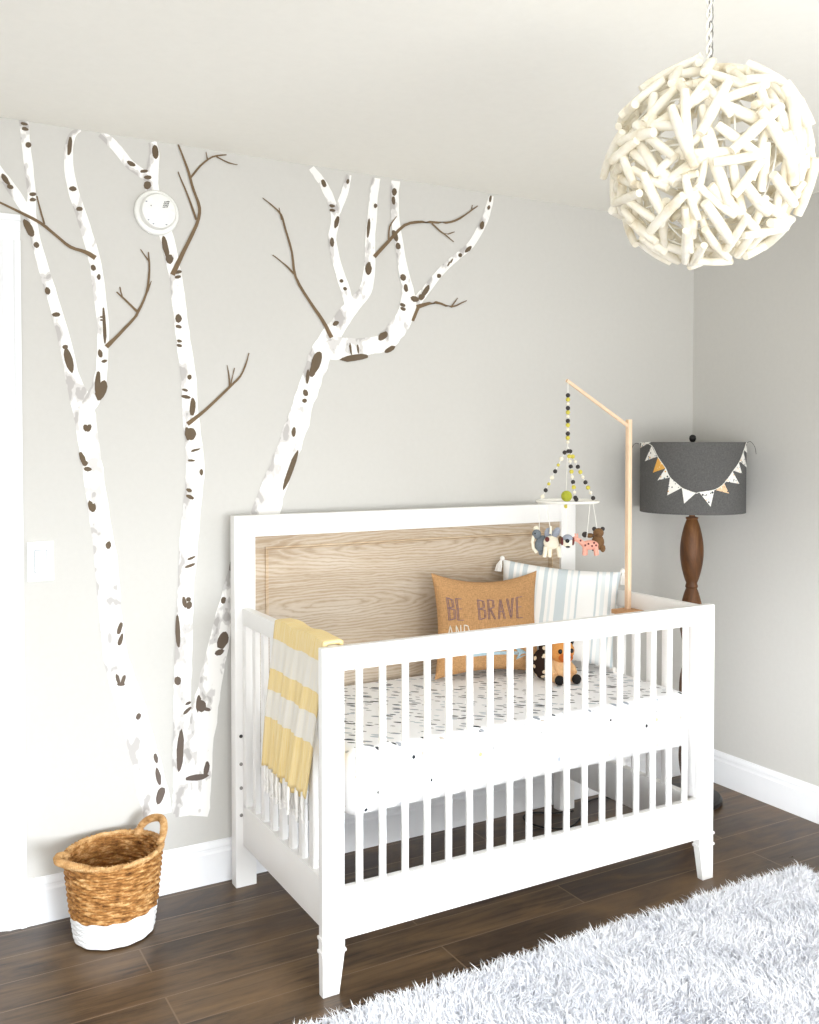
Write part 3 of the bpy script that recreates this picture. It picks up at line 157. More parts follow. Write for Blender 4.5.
def oak(name, base, dark, light):
    k = NT(name, 0.7, 0.25)
    co = k.coord(scale=(1.0, 1.0, 1.0))
    big = k.noise(k.coord(scale=(1.3, 3, 6.5)), 1.0, 3, 0.5, 0.4)
    sp = k.n('SeparateXYZ'); k.l(co, sp.inputs[0])
    row = k.math('FLOOR', k.math('DIVIDE', k.math('ADD', sp.outputs[2], -0.03), 0.19))
    dz = k.math('ADD', k.math('SUBTRACT', k.math('ADD', sp.outputs[2], -0.03), k.math('MULTIPLY', row, 0.19)), -0.095)
    dx = k.math('MULTIPLY', k.math('ADD', sp.outputs[0], k.math('MULTIPLY_ADD', k.math('SINE', k.math('MULTIPLY', row, 2.3)), 0.28, 0.30)), 0.11)
    rad = k.math('SQRT', k.math('ADD', k.math('MULTIPLY', dx, dx), k.math('MULTIPLY', dz, dz)))
    ph = k.math('ADD', k.math('MULTIPLY', rad, 105.0), k.math('MULTIPLY', k.noise(k.coord(scale=(5, 3, 22)), 1.0, 4, 0.6), 3.6))
    wv = k.math('FRACT', ph)
    fine = k.noise(k.coord(scale=(7, 40, 190)), 1.0, 4, 0.6)
    c = k.ramp(big, [(0.25, dark), (0.5, base), (0.75, light)])
    fig = k.ramp(wv, [(0.0, (0.65, 0.65, 0.65, 1)), (0.25, (0, 0, 0, 1)), (0.75, (0, 0, 0, 1)), (1.0, (0.65, 0.65, 0.65, 1))])
    c = k.mix(fig, c, dark)
    c = k.mix(k.ramp(wv, [(0.3, (0, 0, 0, 1)), (0.5, (0.35, 0.35, 0.35, 1)), (0.7, (0, 0, 0, 1))]), c, light)
    c = k.mix(k.ramp(fine, [(0.5, (0, 0, 0, 1)), (0.75, (0.55, 0.55, 0.55, 1))]), c, light)
    k.color(c); k.bump(fine, 0.15, 0.001)
    return k.m
M['oak'] = oak('weathered_oak', rgb(188, 171, 150), rgb(158, 137, 112), rgb(208, 197, 183))
M['oak_edge'] = oak('weathered_oak_moulding', rgb(198, 176, 148), rgb(170, 144, 114), rgb(214, 198, 176))

def lampwood():
    k = NT('turned_wood', 0.5, 0.35)
    n1 = k.noise(k.coord(scale=(14, 14, 3.0)), 1.0, 6, 0.65, 1.0)
    k.color(k.ramp(n1, [(0.25, rgb(50, 30, 16)), (0.5, rgb(98, 62, 32)), (0.75, rgb(136, 92, 50))]))
    k.bump(n1, 0.3, 0.002)
    return k.m
M['lampwood'] = lampwood()

def linen(name, c, sc=420):
    k = NT(name, 0.9, 0.2)
    a = k.noise(k.coord(scale=(1, 1, 7)), sc * 0.25, 3); b = k.noise(k.coord(scale=(5, 5, 1)), sc * 0.25, 3)
    f = k.math('ADD', k.math('MULTIPLY', a, 0.5), k.math('MULTIPLY', b, 0.5))
    d = tuple(x * 0.72 for x in c[:3]) + (1,); e = tuple(min(1, x * 1.3) for x in c[:3]) + (1,)
    k.color(k.ramp(f, [(0.35, d), (0.65, e)])); k.bump(f, 0.3, 0.001)
    return k.m
M['shade'] = linen('charcoal_linen', rgb(92, 91, 90))
M['burlap'] = linen('burlap', rgb(184, 142, 98), 330)
M['ink'] = plain('purple_grey_ink', rgb(140, 112, 112), 0.9, 0.2, 120)
M['whiteink'] = plain('white_ink', rgb(224, 218, 206), 0.9, 0.1, 120)
M['blueink'] = plain('pale_blue_ink', rgb(176, 200, 210), 0.9, 0.1, 120)

def flecks(name, base, sc, thr, cols, keep=0.5, turn=0.0):
    k = NT(name, 0.9, 0.2)
    v = k.n('TexVoronoi'); v.inputs['Scale'].default_value = 1.0; v.inputs['Randomness'].default_value = 0.9
    mp = k.n('Mapping'); mp.inputs['Scale'].default_value = sc; k.l(k.coord(rot=(0, 0, turn)), mp.inputs['Vector']); k.l(mp.outputs['Vector'], v.inputs['Vector'])
    s = k.n('SeparateColor'); k.l(v.outputs['Color'], s.inputs[0])
    size = k.math('MULTIPLY', k.math('GREATER_THAN', s.outputs[0], 1 - keep), k.math('MULTIPLY_ADD', s.outputs[1], thr * 0.6, thr * 0.55))
    mask = k.math('LESS_THAN', v.outputs['Distance'], size)
    st = [(i / len(cols), c) for i, c in enumerate(cols)]
    colr = k.ramp(s.outputs[2], st, 'CONSTANT')
    k.color(k.mix(mask, base, colr))
    return k.m
M['sheet'] = flecks('printed_sheet', rgb(250, 251, 254), (22, 68, 46), 0.38,
                    [rgb(70, 72, 78), rgb(150, 156, 166), rgb(44, 46, 52), rgb(186, 196, 206), rgb(120, 122, 128), rgb(206, 196, 184), rgb(176, 182, 192)], 0.85, 0.75)
M['sheet_side'] = flecks('printed_sheet_side', rgb(244, 244, 244), (30, 30, 26), 0.20,
                    [rgb(60, 62, 68), rgb(190, 196, 206), rgb(214, 216, 220), rgb(40, 44, 50), rgb(222, 214, 206), rgb(226, 188, 140)], 0.8)
M['flag_white'] = flecks('flag_print', rgb(238, 236, 230), (95, 95, 95), 0.36, [rgb(46, 48, 54), rgb(120, 130, 140), rgb(70, 72, 78), rgb(222, 170, 90)], 0.75)
M['flag_orange'] = flecks('flag_print_orange', rgb(222, 168, 84), (120, 120, 120), 0.30, [rgb(236, 206, 150), rgb(206, 140, 50), rgb(240, 220, 180)], 0.6)
M['flag_peach'] = flecks('flag_print_peach', rgb(232, 196, 158), (120, 120, 120), 0.32, [rgb(240, 238, 232), rgb(70, 72, 78), rgb(240, 238, 232)], 0.7)

def striped_pillow():
    k = NT('blue_striped_cotton', 0.9, 0.2)
    sep = k.n('SeparateXYZ'); k.l(k.coord(), sep.inputs[0])
    wob = k.math('MULTIPLY', k.math('SUBTRACT', k.noise(k.coord(scale=(3, 1, 8)), 1.0, 2), 0.5), 0.012)
    x = k.math('ADD', k.math('MULTIPLY_ADD', sep.outputs[0], 1 / 0.44, 0.5), wob)
    W_, B, L = rgb(244, 244, 242), rgb(205, 215, 219), rgb(226, 232, 233)
    st = [(0.0, W_), (0.075, B), (0.115, W_), (0.14, L), (0.165, W_), (0.19, B), (0.23, W_), (0.30, L), (0.325, W_), (0.37, B), (0.40, W_), (0.425, L), (0.445, W_), (0.48, B), (0.555, W_), (0.585, L), (0.605, W_),
          (0.64, B), (0.655, W_), (0.79, B), (0.805, W_), (0.835, L), (0.865, W_), (0.895, B), (0.92, W_), (0.955, B), (0.975, W_)]
    k.color(k.ramp(x, st, 'CONSTANT'))
    k.bump(k.noise(k.coord(scale=(1, 1, 1)), 260, 2), 0.15, 0.001)
    return k.m
def trim_stops():
    pass

def throw():
    k = NT('yellow_striped_weave', 0.95, 0.15)
    uv = k.n('UVMap'); sep = k.n('SeparateXYZ'); k.l(uv.outputs['UV'], sep.inputs[0])
    Y, G = rgb(236, 206, 128), rgb(228, 227, 226)
    wob = k.math('MULTIPLY', k.math('SUBTRACT', k.noise(k.coord(), 60, 2), 0.5), 0.006)
    d = k.math('ADD', k.math('ABSOLUTE', sep.outputs[0]), wob)
    c = k.ramp(d, [(0.0, Y), (0.082, G), (0.165, Y), (0.228, G), (0.31, Y), (1.0, Y)], 'CONSTANT')
    cmb = k.n('CombineXYZ'); k.l(k.math('MULTIPLY', sep.outputs[0], 10), cmb.inputs[0]); k.l(k.math('MULTIPLY', sep.outputs[1], 190), cmb.inputs[1])
    st = k.noise(cmb.outputs[0], 1.0, 3, 0.7)
    c = k.mix(k.ramp(st, [(0.36, (0.08, 0.08, 0.08, 1)), (0.72, (0.75, 0.75, 0.75, 1))]), c, rgb(247, 236, 208))
    k.color(c); k.bump(st, 0.3, 0.002)
    return k.m
M['throw'] = throw()
M['fringe'] = plain('off_white_fringe', rgb(248, 246, 242), 0.95, 0.05, 80)

def seagrass(name, cols):
    k = NT(name, 0.75, 0.25)
    n1 = k.noise(k.coord(scale=(1, 1, 2.2)), 38, 4, 0.7)
    k.color(k.ramp(n1, [(0.28, cols[0]), (0.5, cols[1]), (0.72, cols[2])]))
    k.bump(k.noise(k.coord(), 260, 3), 0.4, 0.002)
    return k.m
M['seagrass'] = seagrass('woven_seagrass', [rgb(84, 50, 22), rgb(174, 122, 66), rgb(234, 194, 136)])
M['seagrass_light'] = seagrass('wrapped_handle_cane', [rgb(150, 106, 62), rgb(202, 158, 104), rgb(228, 194, 146)])
M['basket_white'] = plain('white_dipped_weave', rgb(240, 240, 240), 0.7, 0.03, 60, 0.2)

def driftwood():
    k = NT('whitewashed_driftwood', 0.8, 0.25)
    n1 = k.noise(k.coord(), 22, 4, 0.6)
    k.color(k.ramp(n1, [(0.25, rgb(218, 204, 176)), (0.45, rgb(236, 229, 211)), (0.7, rgb(245, 241, 230))]))
    k.bump(k.noise(k.coord(), 120, 3), 0.3, 0.002)
    return k.m
M['drift'] = driftwood()

def pile():
    k = NT('grey_shag_pile', 0.9, 0.15)
    uv = k.n('UVMap'); sep = k.n('SeparateXYZ'); k.l(uv.outputs['UV'], sep.inputs[0])
    big = k.noise(k.coord(), 4.5, 3, 0.6)
    tone = k.math('ADD', k.math('MULTIPLY', sep.outputs[0], 0.6), k.math('MULTIPLY', big, 0.5))
    c = k.ramp(tone, [(0.2, rgb(234, 236, 242)), (0.8, rgb(251, 252, 255))])
    c = k.mix(k.ramp(sep.outputs[1], [(0.0, (0.5, 0.5, 0.5, 1)), (0.55, (0, 0, 0, 1))]), c, rgb(224, 226, 232))
    k.color(c)
    return k.m
M['pile'] = pile()

# ---------------------------------------------------------------- mesh builder
class MB:
    def __init__(s): s.v = []; s.f = []; s.mi = []; s.uv = None
    def add(s, verts, faces, m=0):
        o = len(s.v); s.v += [tuple(p) for p in verts]
        for f in faces: s.f.append([i + o for i in f]); s.mi.append(m)
        return s
    def box(s, lo, hi, m=0, bevel=0.0, seg=2):
        bm = bmesh.new(); bmesh.ops.create_cube(bm, size=1.0)
        for v in bm.verts:
            v.co = Vector([lo[i] + (v.co[i] + 0.5) * (hi[i] - lo[i]) for i in range(3)])
        if bevel: bmesh.ops.bevel(bm, geom=bm.edges[:], offset=bevel, segments=seg, affect='EDGES', profile=0.6)
        bm.verts.index_update()
        s.add([v.co[:] for v in bm.verts], [[v.index for v in f.verts] for f in bm.faces], m); bm.free(); return s
    def lathe(s, prof, n=32, m=0, ctr=(0, 0, 0), mat=None, ax=1.0, ay=1.0, cap=True):
        V = []; F = []
        for r, z in prof:
            for i in range(n):
                a = 2 * PI * i / n
                p = Vector((r * math.cos(a) * ax, r * math.sin(a) * ay, z))
                if mat: p = mat @ p
                V.append((p[0] + ctr[0], p[1] + ctr[1], p[2] + ctr[2]))
        k = len(prof)
        for j in range(k - 1):
            for i in range(n):
                a = j * n + i; b = j * n + (i + 1) % n
                F.append([a, b, b + n, a + n])
        if cap:
            F.append(list(range(n))[::-1]); F.append([(k - 1) * n + i for i in range(n)])
        return s.add(V, F, m)
    def tube(s, path, r, n=8, m=0, closed=False, cap=True):
        P = [Vector(p) for p in path]; k = len(P)
        rr = r if hasattr(r, '__len__') else [r] * k
        V = []; F = []; up = None
        for i, p in enumerate(P):
            if closed: d = P[(i + 1) % k] - P[i - 1]
            else: d = P[min(i + 1, k - 1)] - P[max(i - 1, 0)]
            d.normalize()
            if up is None:
                up = Vector((0, 0, 1)) if abs(d.z) < 0.9 else Vector((1, 0, 0))
            x = up.cross(d); x.normalize(); y = d.cross(x); up = y.copy()
            for j in range(n):
                a = 2 * PI * j / n
                V.append(tuple(p + (x * math.cos(a) + y * math.sin(a)) * rr[i]))
        for i in range(k if closed else k - 1):
            for j in range(n):
                a = i * n + j; b = i * n + (j + 1) % n; q = (i + 1) % k
                F.append([a, b, q * n + (j + 1) % n, q * n + j])
        if cap and not closed:
            F.append(list(range(n))[::-1]); F.append([(k - 1) * n + j for j in range(n)])
        return s.add(V, F, m)
    def ell(s, c, r, m=0, rot=(0, 0, 0), nu=16, nv=10):
        R = Euler(rot).to_matrix(); V = []; F = []
        if not hasattr(r, '__len__'): r = (r, r, r)
        for j in range(1, nv):
            t = PI * j / nv
            for i in range(nu):
                a = 2 * PI * i / nu
                p = R @ Vector((r[0] * math.sin(t) * math.cos(a), r[1] * math.sin(t) * math.sin(a), r[2] * math.cos(t)))
                V.append((p[0] + c[0], p[1] + c[1], p[2] + c[2]))
        for j in range(nv - 2):
            for i in range(nu):
                a = j * nu + i; b = j * nu + (i + 1) % nu
                F.append([a, a + nu, b + nu, b])
        for sgn, row in ((1, 0), (-1, nv - 2)):
            p = R @ Vector((0, 0, sgn * r[2])); V.append((p[0] + c[0], p[1] + c[1], p[2] + c[2])); t = len(V) - 1
            for i in range(nu):
                a = row * nu + i; b = row * nu + (i + 1) % nu
                F.append([a, b, t] if sgn > 0 else [b, a, t])
        return s.add(V, F, m)
    def prism(s, poly, axis, a, b, m=0):
        """extrude a closed 2-D polygon (list of pairs) along axis 'x','y' or 'z' from a to b"""
        def P(q, t):
            return {'x': (t, q[0], q[1]), 'y': (q[0], t, q[1]), 'z': (q[0], q[1], t)}[axis]
        n = len(poly); V = [P(q, a) for q in poly] + [P(q, b) for q in poly]
        F = [[i, (i + 1) % n, n + (i + 1) % n, n + i] for i in range(n)] + [list(range(n))[::-1], [n + i for i in range(n)]]
        return s.add(V, F, m)
    def build(s, name, mats, parent=None, smooth=False, fix=True):
        if not isinstance(mats, (list, tuple)): mats = [mats]
        me = bpy.data.meshes.new(name)
        off = Vector((0, 0, 0))
        if parent is not None: off = world_loc(parent)
        rot = world_rot(parent).inverted() if parent is not None else Matrix.Identity(3)
        me.from_pydata([tuple(rot @ (Vector(p) - off)) for p in s.v], [], s.f)
        for mt in mats: me.materials.append(mt)
        for p, k in zip(me.polygons, s.mi): p.material_index = k; p.use_smooth = bool(smooth)
        if s.uv is not None:
            ul = me.uv_layers.new(name='UVMap')
            for lp in me.loops: ul.data[lp.index].uv = s.uv[lp.vertex_index]
        if fix:
            bm = bmesh.new(); bm.from_mesh(me); bmesh.ops.recalc_face_normals(bm, faces=bm.faces[:]); bm.to_mesh(me); bm.free()
        if smooth: me.set_sharp_from_angle(angle=math.radians(smooth if smooth > 1 else 40))
        o = bpy.data.objects.new(name, me); COL.objects.link(o)
        if parent is not None: o.parent = parent
        return o

WL = {}
def world_loc(o):
    v = WL.get(o.name); return v[0].copy() if v else (world_loc(o.parent) if o.parent else Vector((0, 0, 0)))
def world_rot(o):
    v = WL.get(o.name); return v[1].copy() if v else (world_rot(o.parent) if o.parent else Matrix.Identity(3))
def tag(o, label=None, cat=None, group=None, kind=None):
    if label: o['label'] = label
    if cat: o['category'] = cat
    if group: o['group'] = group
    if kind: o['kind'] = kind
    return o
def thing(name, label, cat, loc=(0, 0, 0), rot=(0, 0, 0), group=None):
    o = bpy.data.objects.new(name, None); COL.objects.link(o)
    o.location = loc; o.rotation_euler = rot; o.empty_display_size = 0.05
    WL[o.name] = (Vector(loc), Euler(rot).to_matrix())
    return tag(o, label, cat, group)
def struct(mb, name, mat, label=None, smooth=False, parent=None):
    o = mb.build(name, mat, parent, smooth); o['kind'] = 'structure'
    if label: o['label'] = label
    return o
def cat_rom(pts, n=6, closed=False):
    P = [Vector(p) for p in pts]; out = []; k = len(P)
    def g(i): return P[i % k] if closed else (P[0] * 2 - P[1] if i < 0 else P[-1] * 2 - P[-2] if i >= k else P[i])
    for i in range(k if closed else k - 1):
        a, b, c, d = g(i - 1), g(i), g(i + 1), g(i + 2)
        for j in range(n):
            t = j / n
            out.append(0.5 * (2 * b + (c - a) * t + (2 * a - 5 * b + 4 * c - d) * t * t + (3 * b - a - 3 * c + d) * t ** 3))
    if not closed: out.append(P[-1])
    return out

# ---------------------------------------------------------------- dimensions of the room
H, XR, XL, YF = 2.363, 2.10, -2.30, -4.30
T = 0.12
struct(MB().box((XL - T, YF - T, -0.1), (XR + T, T, 0.0)), 'floor', M['floor'], 'dark brown wide plank floor')
struct(MB().box((XL - T, YF - T, H), (XR + T, T, H + 0.1)), 'ceiling', M['ceiling'], 'plain off white ceiling')
DX0, DX1, DZ = -1.56, -0.685, 2.02
wb = MB().box((XL - T, 0, 0), (DX0, T, H)).box((DX1, 0, 0), (XR + T, T, H)).box((DX0, 0, DZ), (DX1, T, H))
struct(wb, 'wall_back', M['wall'], 'pale grey painted wall with birch tree decals')
RY0, RY1, RZ0, RZ1 = -3.55, -1.95, 0.55, 2.08
wr = MB().box((XR, RY1, 0), (XR + T, T, H)).box((XR, YF - T, 0), (XR + T, RY0, H)).box((XR, RY0, 0), (XR + T, RY1, RZ0)).box((XR, RY0, RZ1), (XR + T, RY1, H))
struct(wr, 'wall_right', M['wall'], 'pale grey painted side wall by the lamp')
LY0, LY1, LZ0, LZ1 = -4.20, -2.75, 0.04, 2.08
wl = MB().box((XL - T, LY1, 0), (XL, T, H)).box((XL - T, YF - T, 0), (XL, LY0, H)).box((XL - T, LY0, 0), (XL, LY1, LZ0)).box((XL - T, LY0, LZ1), (XL, LY1, H))
struct(wl, 'wall_left', M['wall'])
FX0, FX1, FZ0, FZ1 = -2.0, 1.6, 0.10, 2.1
wf = MB().box((XL - T, YF - T, 0), (FX0, YF, H)).box((FX1, YF - T, 0), (XR + T, YF, H)).box((FX0, YF - T, 0), (FX1, YF, FZ0)).box((FX0, YF - T, FZ1), (FX1, YF, H))
struct(wf, 'wall_front', M['wall'])
def window(name, a, b, fixed, ax):
    m = MB()
    (u0, z0), (u1, z1) = a, b
    def bx(p0, p1, q0, q1):
        if ax == 'x': m.box((fixed, p0, q0), (fixed + 0.05, p1, q1), bevel=0.004)
        else: m.box((p0, fixed, q0), (p1, fixed + 0.05, q1), bevel=0.004)
    w = 0.06
    bx(u0, u0 + w, z0, z1); bx(u1 - w, u1, z0, z1); bx(u0 + w, u1 - w, z0, z0 + w); bx(u0 + w, u1 - w, z1 - w, z1)
    um = (u0 + u1) / 2; bx(um - 0.025, um + 0.025, z0 + w, z1 - w)
    struct(m, name, M['trim'])
window('window_1', (RY0, RZ0), (RY1, RZ1), XR + 0.04, 'x')
window('window_3', (LY0, LZ0), (LY1, LZ1), XL - 0.09, 'x')
window('window_2', (FX0, FZ0), (FX1, FZ1), YF - 0.09, 'y')

# baseboards
prof = [(0, 0), (0.016, 0), (0.016, 0.098), (0.012, 0.104), (0.0115, 0.112), (0.013, 0.116), (0.011, 0.124), (0.005, 0.131), (0.004, 0.135), (0, 0.135)]
m = MB().prism([(-d, z) for d, z in prof], 'x', -0.607, XR - 0.0001)
struct(m, 'baseboard_back', M['trim'], 'tall white baseboard along the birch wall')
m = MB().prism([(XR - d, z) for d, z in prof], 'y', YF, -0.016)
struct(m, 'baseboard_right', M['trim'], 'tall white baseboard along the side wall')

# door in the back wall with its casing
cas = [(0, 0), (0.018, 0), (0.020, 0.006), (0.020, 0.016), (0.015, 0.020), (0.014, 0.042), (0.017, 0.047), (0.012, 0.056), (0.008, 0.066), (0.006, 0.074), (0, 0.074)]
m = MB()
m.prism([(-0.607 - w, -d) for d, w in cas], 'z', 0, 2.0125)
m.prism([(DX0 - 0.078 + 0.074 * 0 + w, -d) for d, w in cas], 'z', 0, 2.0125)
m.prism([(-d, 2.086 - w) for d, w in cas], 'x', DX0 - 0.078, -0.607)
m.box((-0.697, -0.004, 0), (-0.681, T, DZ)).box((DX0 - 0.004, -0.004, 0), (DX0 + 0.012, T, DZ)).box((DX0, -0.004, DZ - 0.012), (DX1, T, DZ + 0.004))
struct(m, 'trim_1', M['trim'], 'white moulded door casing at the left edge')
m = MB().box((DX0 + 0.014, 0.03, 0.008), (-0.699, 0.07, DZ - 0.014), bevel=0.003)
for z0, z1 in ((0.2, 0.95), (1.1, 1.85)):
    for x0, x1 in ((DX0 + 0.12, -1.17), (-1.09, -0.8)):
        m.box((x0, 0.022, z0), (x1, 0.034, z1), bevel=0.006)
d = struct(m, 'door_1', M['trim'])
MB().lathe([(0.026, 0), (0.026, 0.006), (0.010, 0.010), (0.010, 0.03), (0.024, 0.038), (0.027, 0.05), (0.02, 0.06), (0.004, 0.062)], 20, ctr=(-1.50, 0.031, 0.95), mat=Matrix.Rotation(PI / 2, 3, 'X')).build('door_knob', M['bolt'], d, 50)

# ---------------------------------------------------------------- birch wall decals
BL = ['painted birch beside the door casing, forking into two white stems, behind the basket',
      'slender upright painted birch passing behind the round smoke detector',
      'leaning painted birch that slants right behind the crib headboard and spreads into branches']
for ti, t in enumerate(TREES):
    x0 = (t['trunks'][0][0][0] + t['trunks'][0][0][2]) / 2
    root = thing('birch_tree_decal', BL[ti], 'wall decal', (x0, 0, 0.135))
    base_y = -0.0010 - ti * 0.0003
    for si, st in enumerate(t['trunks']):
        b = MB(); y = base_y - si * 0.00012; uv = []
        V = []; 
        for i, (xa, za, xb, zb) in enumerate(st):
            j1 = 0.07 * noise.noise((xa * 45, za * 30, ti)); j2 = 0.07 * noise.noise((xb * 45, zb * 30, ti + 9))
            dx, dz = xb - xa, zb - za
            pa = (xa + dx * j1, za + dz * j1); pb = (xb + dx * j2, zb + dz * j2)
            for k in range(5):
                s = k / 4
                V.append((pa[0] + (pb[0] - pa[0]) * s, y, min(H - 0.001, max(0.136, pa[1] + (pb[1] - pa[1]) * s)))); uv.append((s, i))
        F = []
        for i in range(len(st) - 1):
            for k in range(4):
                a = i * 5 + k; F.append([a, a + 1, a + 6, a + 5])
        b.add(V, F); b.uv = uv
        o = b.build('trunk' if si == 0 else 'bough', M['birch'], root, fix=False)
    for q, mk in enumerate(t['marks']):
        MB().add([(x, base_y - 0.0010 - q * 0.00003, min(H - 0.001, max(0.136, z))) for x, z in mk], [list(range(len(mk)))]).build('bark_mark', M['mark'], root, fix=False)
    for q, tw in enumerate(t['twigs']):
        b = MB(); V = []
        for xa, za, xb, zb in tw: V += [(xa, base_y - 0.0022 - q * 0.00004, za), (xb, base_y - 0.0022 - q * 0.00004, zb)]
        b.add(V, [[2 * i, 2 * i + 1, 2 * i + 3, 2 * i + 2] for i in range(len(tw) - 1)])
        b.build('twig', M['twig'], root, fix=False)

# ---------------------------------------------------------------- smoke detector and light switch on the wall
RX = Matrix.Rotation(PI / 2, 3, 'X')     # local +z -> world -y
c = (-0.209, 0, 2.141)
sd = thing('smoke_detector', 'round white smoke detector mounted over the slender birch near the ceiling', 'smoke detector', (c[0], -0.0022, c[2]))
MB().lathe([(0.0, 0.0), (0.069, 0.0), (0.069, 0.006), (0.066, 0.010), (0.055, 0.012)], 48, ctr=(c[0], -0.0022, c[2]), mat=RX, cap=False).build('mounting_ring', M['plastic'], sd, 35)
MB().lathe([(0.055, 0.009), (0.055, 0.026), (0.051, 0.034), (0.035, 0.038), (0.0005, 0.039)], 48, ctr=(c[0], -0.0022, c[2]), mat=RX, cap=False).build('cover', M['plastic'], sd, 35)
g = MB()
for i in range(4):
    for j in range(4):
        x = c[0] + 0.014 + i * 0.0045 - j * 0.0015; z = c[2] + 0.026 - j * 0.0055 + i * 0.001
        g.box((x, -0.0412, z), (x + 0.0028, -0.0375, z + 0.0032))
g.build('sounder_grille', M['hole'], sd)
MB().lathe([(0.007, 0.030), (0.007, 0.0405), (0.005, 0.0415), (0.0003, 0.0418)], 20, ctr=(c[0] + 0.040, 0.001, c[2] + 0.002), mat=RX, cap=False).build('test_button', M['plastic'], sd, 35)
MB().ell((c[0] - 0.026, -0.0405, c[2] + 0.012), 0.0018).build('indicator_light', M['hole'], sd, 60)
for a in (2.6, 3.9, 4.3, 5.2):
    MB().ell((c[0] + 0.046 * math.cos(a), -0.0385, c[2] + 0.046 * math.sin(a)), (0.003, 0.0015, 0.0018)).build('vent', M['greyfelt_light'], sd, 60)

lx0, lx1, lz0, lz1 = -0.596, -0.521, 1.017, 1.136
ls = thing('light_switch', 'white rocker light switch on the wall beside the door casing', 'light switch', ((lx0 + lx1) / 2, 0, 1.077))
MB().box((lx0, -0.006, lz0), (lx1, -0.0002, lz1), bevel=0.0028).build('switch_plate', M['plastic'], ls, 35)
cx = (lx0 + lx1) / 2
MB().box((cx - 0.0175, -0.0075, 1.077 - 0.034), (cx + 0.0175, -0.0058, 1.077 + 0.034), bevel=0.0006).build('rocker_frame', M['greyfelt_light'], ls, 35)
MB().prism([(-0.006, 1.045), (-0.0125, 1.045), (-0.0085, 1.077), (-0.0080, 1.109), (-0.006, 1.109)], 'x', cx - 0.0155, cx + 0.0155).build('rocker', M['plastic'], ls)

# ---------------------------------------------------------------- crib
crib = thing('baby_crib', 'white slatted crib with a weathered wood headboard panel', 'crib', (0.7, -0.43, 0))
W = M['white']
YB, YFR, HR = -0.085, -0.78, 0.901
hb0, hb1, HH = 0.0106, 1.3895, 1.194
head = MB()
head.box((hb0, YB, 0), (0.080, YB + 0.042, HH - 0.0), bevel=0.002)
head.box((1.320, YB, 0), (hb1, YB + 0.042, HH - 0.0), bevel=0.002)
head.box((0.079, YB, 1.126), (1.321, YB + 0.042, HH), bevel=0.002)
head.box((0.079, YB + 0.004, 0.375), (1.321, YB + 0.038, 0.455), bevel=0.002)
headboard = head.build('headboard', W, crib, 35)
def ring(b, x0, x1, z0, z1, w, y, d, m=0, bev=0.002):
    b.box((x0, y, z1 - w), (x1, y + d, z1), m, bev); b.box((x0, y, z0), (x1, y + d, z0 + w), m, bev)
    b.box((x0, y, z0 + w), (x0 + w, y + d, z1 - w), m, bev); b.box((x1 - w, y, z0 + w), (x1, y + d, z1 - w), m, bev)
p = MB().box((0.080, YB + 0.017, 0.45), (1.320, YB + 0.034, 1.127))
ring(p, 0.080, 1.320, 0.45, 1.127, 0.040, YB + 0.010, 0.010)
p.build('wood_panel', M['oak'], headboard, 35)
mo = MB(); ring(mo, 0.1165, 1.2835, 0.4865, 1.0905, 0.0065, YB + 0.004, 0.012, 0, 0.0025)
ring(mo, 0.1245, 1.2755, 0.4945, 1.0825, 0.004, YB + 0.009, 0.010, 0, 0.0015)
mo.build('panel_moulding', M['oak_edge'], headboard, 35)
for z in (0.489, 0.399, 0.322, 0.234):
    MB().lathe([(0.0055, 0), (0.0055, 0.002), (0.003, 0.0028), (0.0004, 0.0028)], 14, ctr=(0.0285, YB - 0.0002, z), mat=RX, cap=False).build('bolt', M['hole'] if z > 0.45 else M['bolt'], headboard, 35)

# front rail: posts, rails, slats, tapered feet
fr = MB().box((0, YFR, 0.150), (0.062, YFR + 0.026, HR), bevel=0.0022).box((1.338, YFR, 0.150), (1.4, YFR + 0.026, HR), bevel=0.0022)
fr.box((0.061, YFR, 0.839), (1.339, YFR + 0.025, HR), bevel=0.002).box((0.061, YFR, 0.139), (1.339, YFR + 0.025, 0.271), bevel=0.002)
front = fr.build('front_rail', W, crib, 35)
slat = None
for k in range(18):
    x = 0.1100 + k * 0.0688
    if slat is None:
        slat = MB().box((x - 0.0095, YFR + 0.006, 0.266), (x + 0.0095, YFR + 0.017, 0.843), bevel=0.003).build('slat', W, front, 35); sx = x
    else:
        s2 = slat.copy(); COL.objects.link(s2); s2.parent = front; s2.location.x = x - sx
for sx_, mir in ((0.0, 1), (1.4, -1)):
    b = MB(); V = []
    for (w, t, z) in ((0.0622, 0.0262, 0.1505), (0.0622, 0.0262, 0.112), (0.046, 0.022, 0.0)):
        for ux, uy in ((0, 0), (w, 0), (w, t), (0, t)):
            V.append((sx_ + mir * ux, YFR + uy, z))
    F = []
    for r_ in range(2):
        for i in range(4):
            F.append([r_ * 4 + i, r_ * 4 + (i + 1) % 4, r_ * 4 + 4 + (i + 1) % 4, r_ * 4 + 4 + i])
    F += [[0, 1, 2, 3], [8, 9, 10, 11]]
    b.add(V, F); leg = b.build('leg', W, crib)
    b = MB()
    for z in (0.149, 0.113):
        xa, xb = sorted((sx_ - mir * 0.004, sx_ + mir * 0.066))
        b.box((xa, YFR - 0.004, z - 0.0045), (xb, YFR + 0.0295, z + 0.0045), bevel=0.003)
    b.build('leg_bead', W, leg, 35)
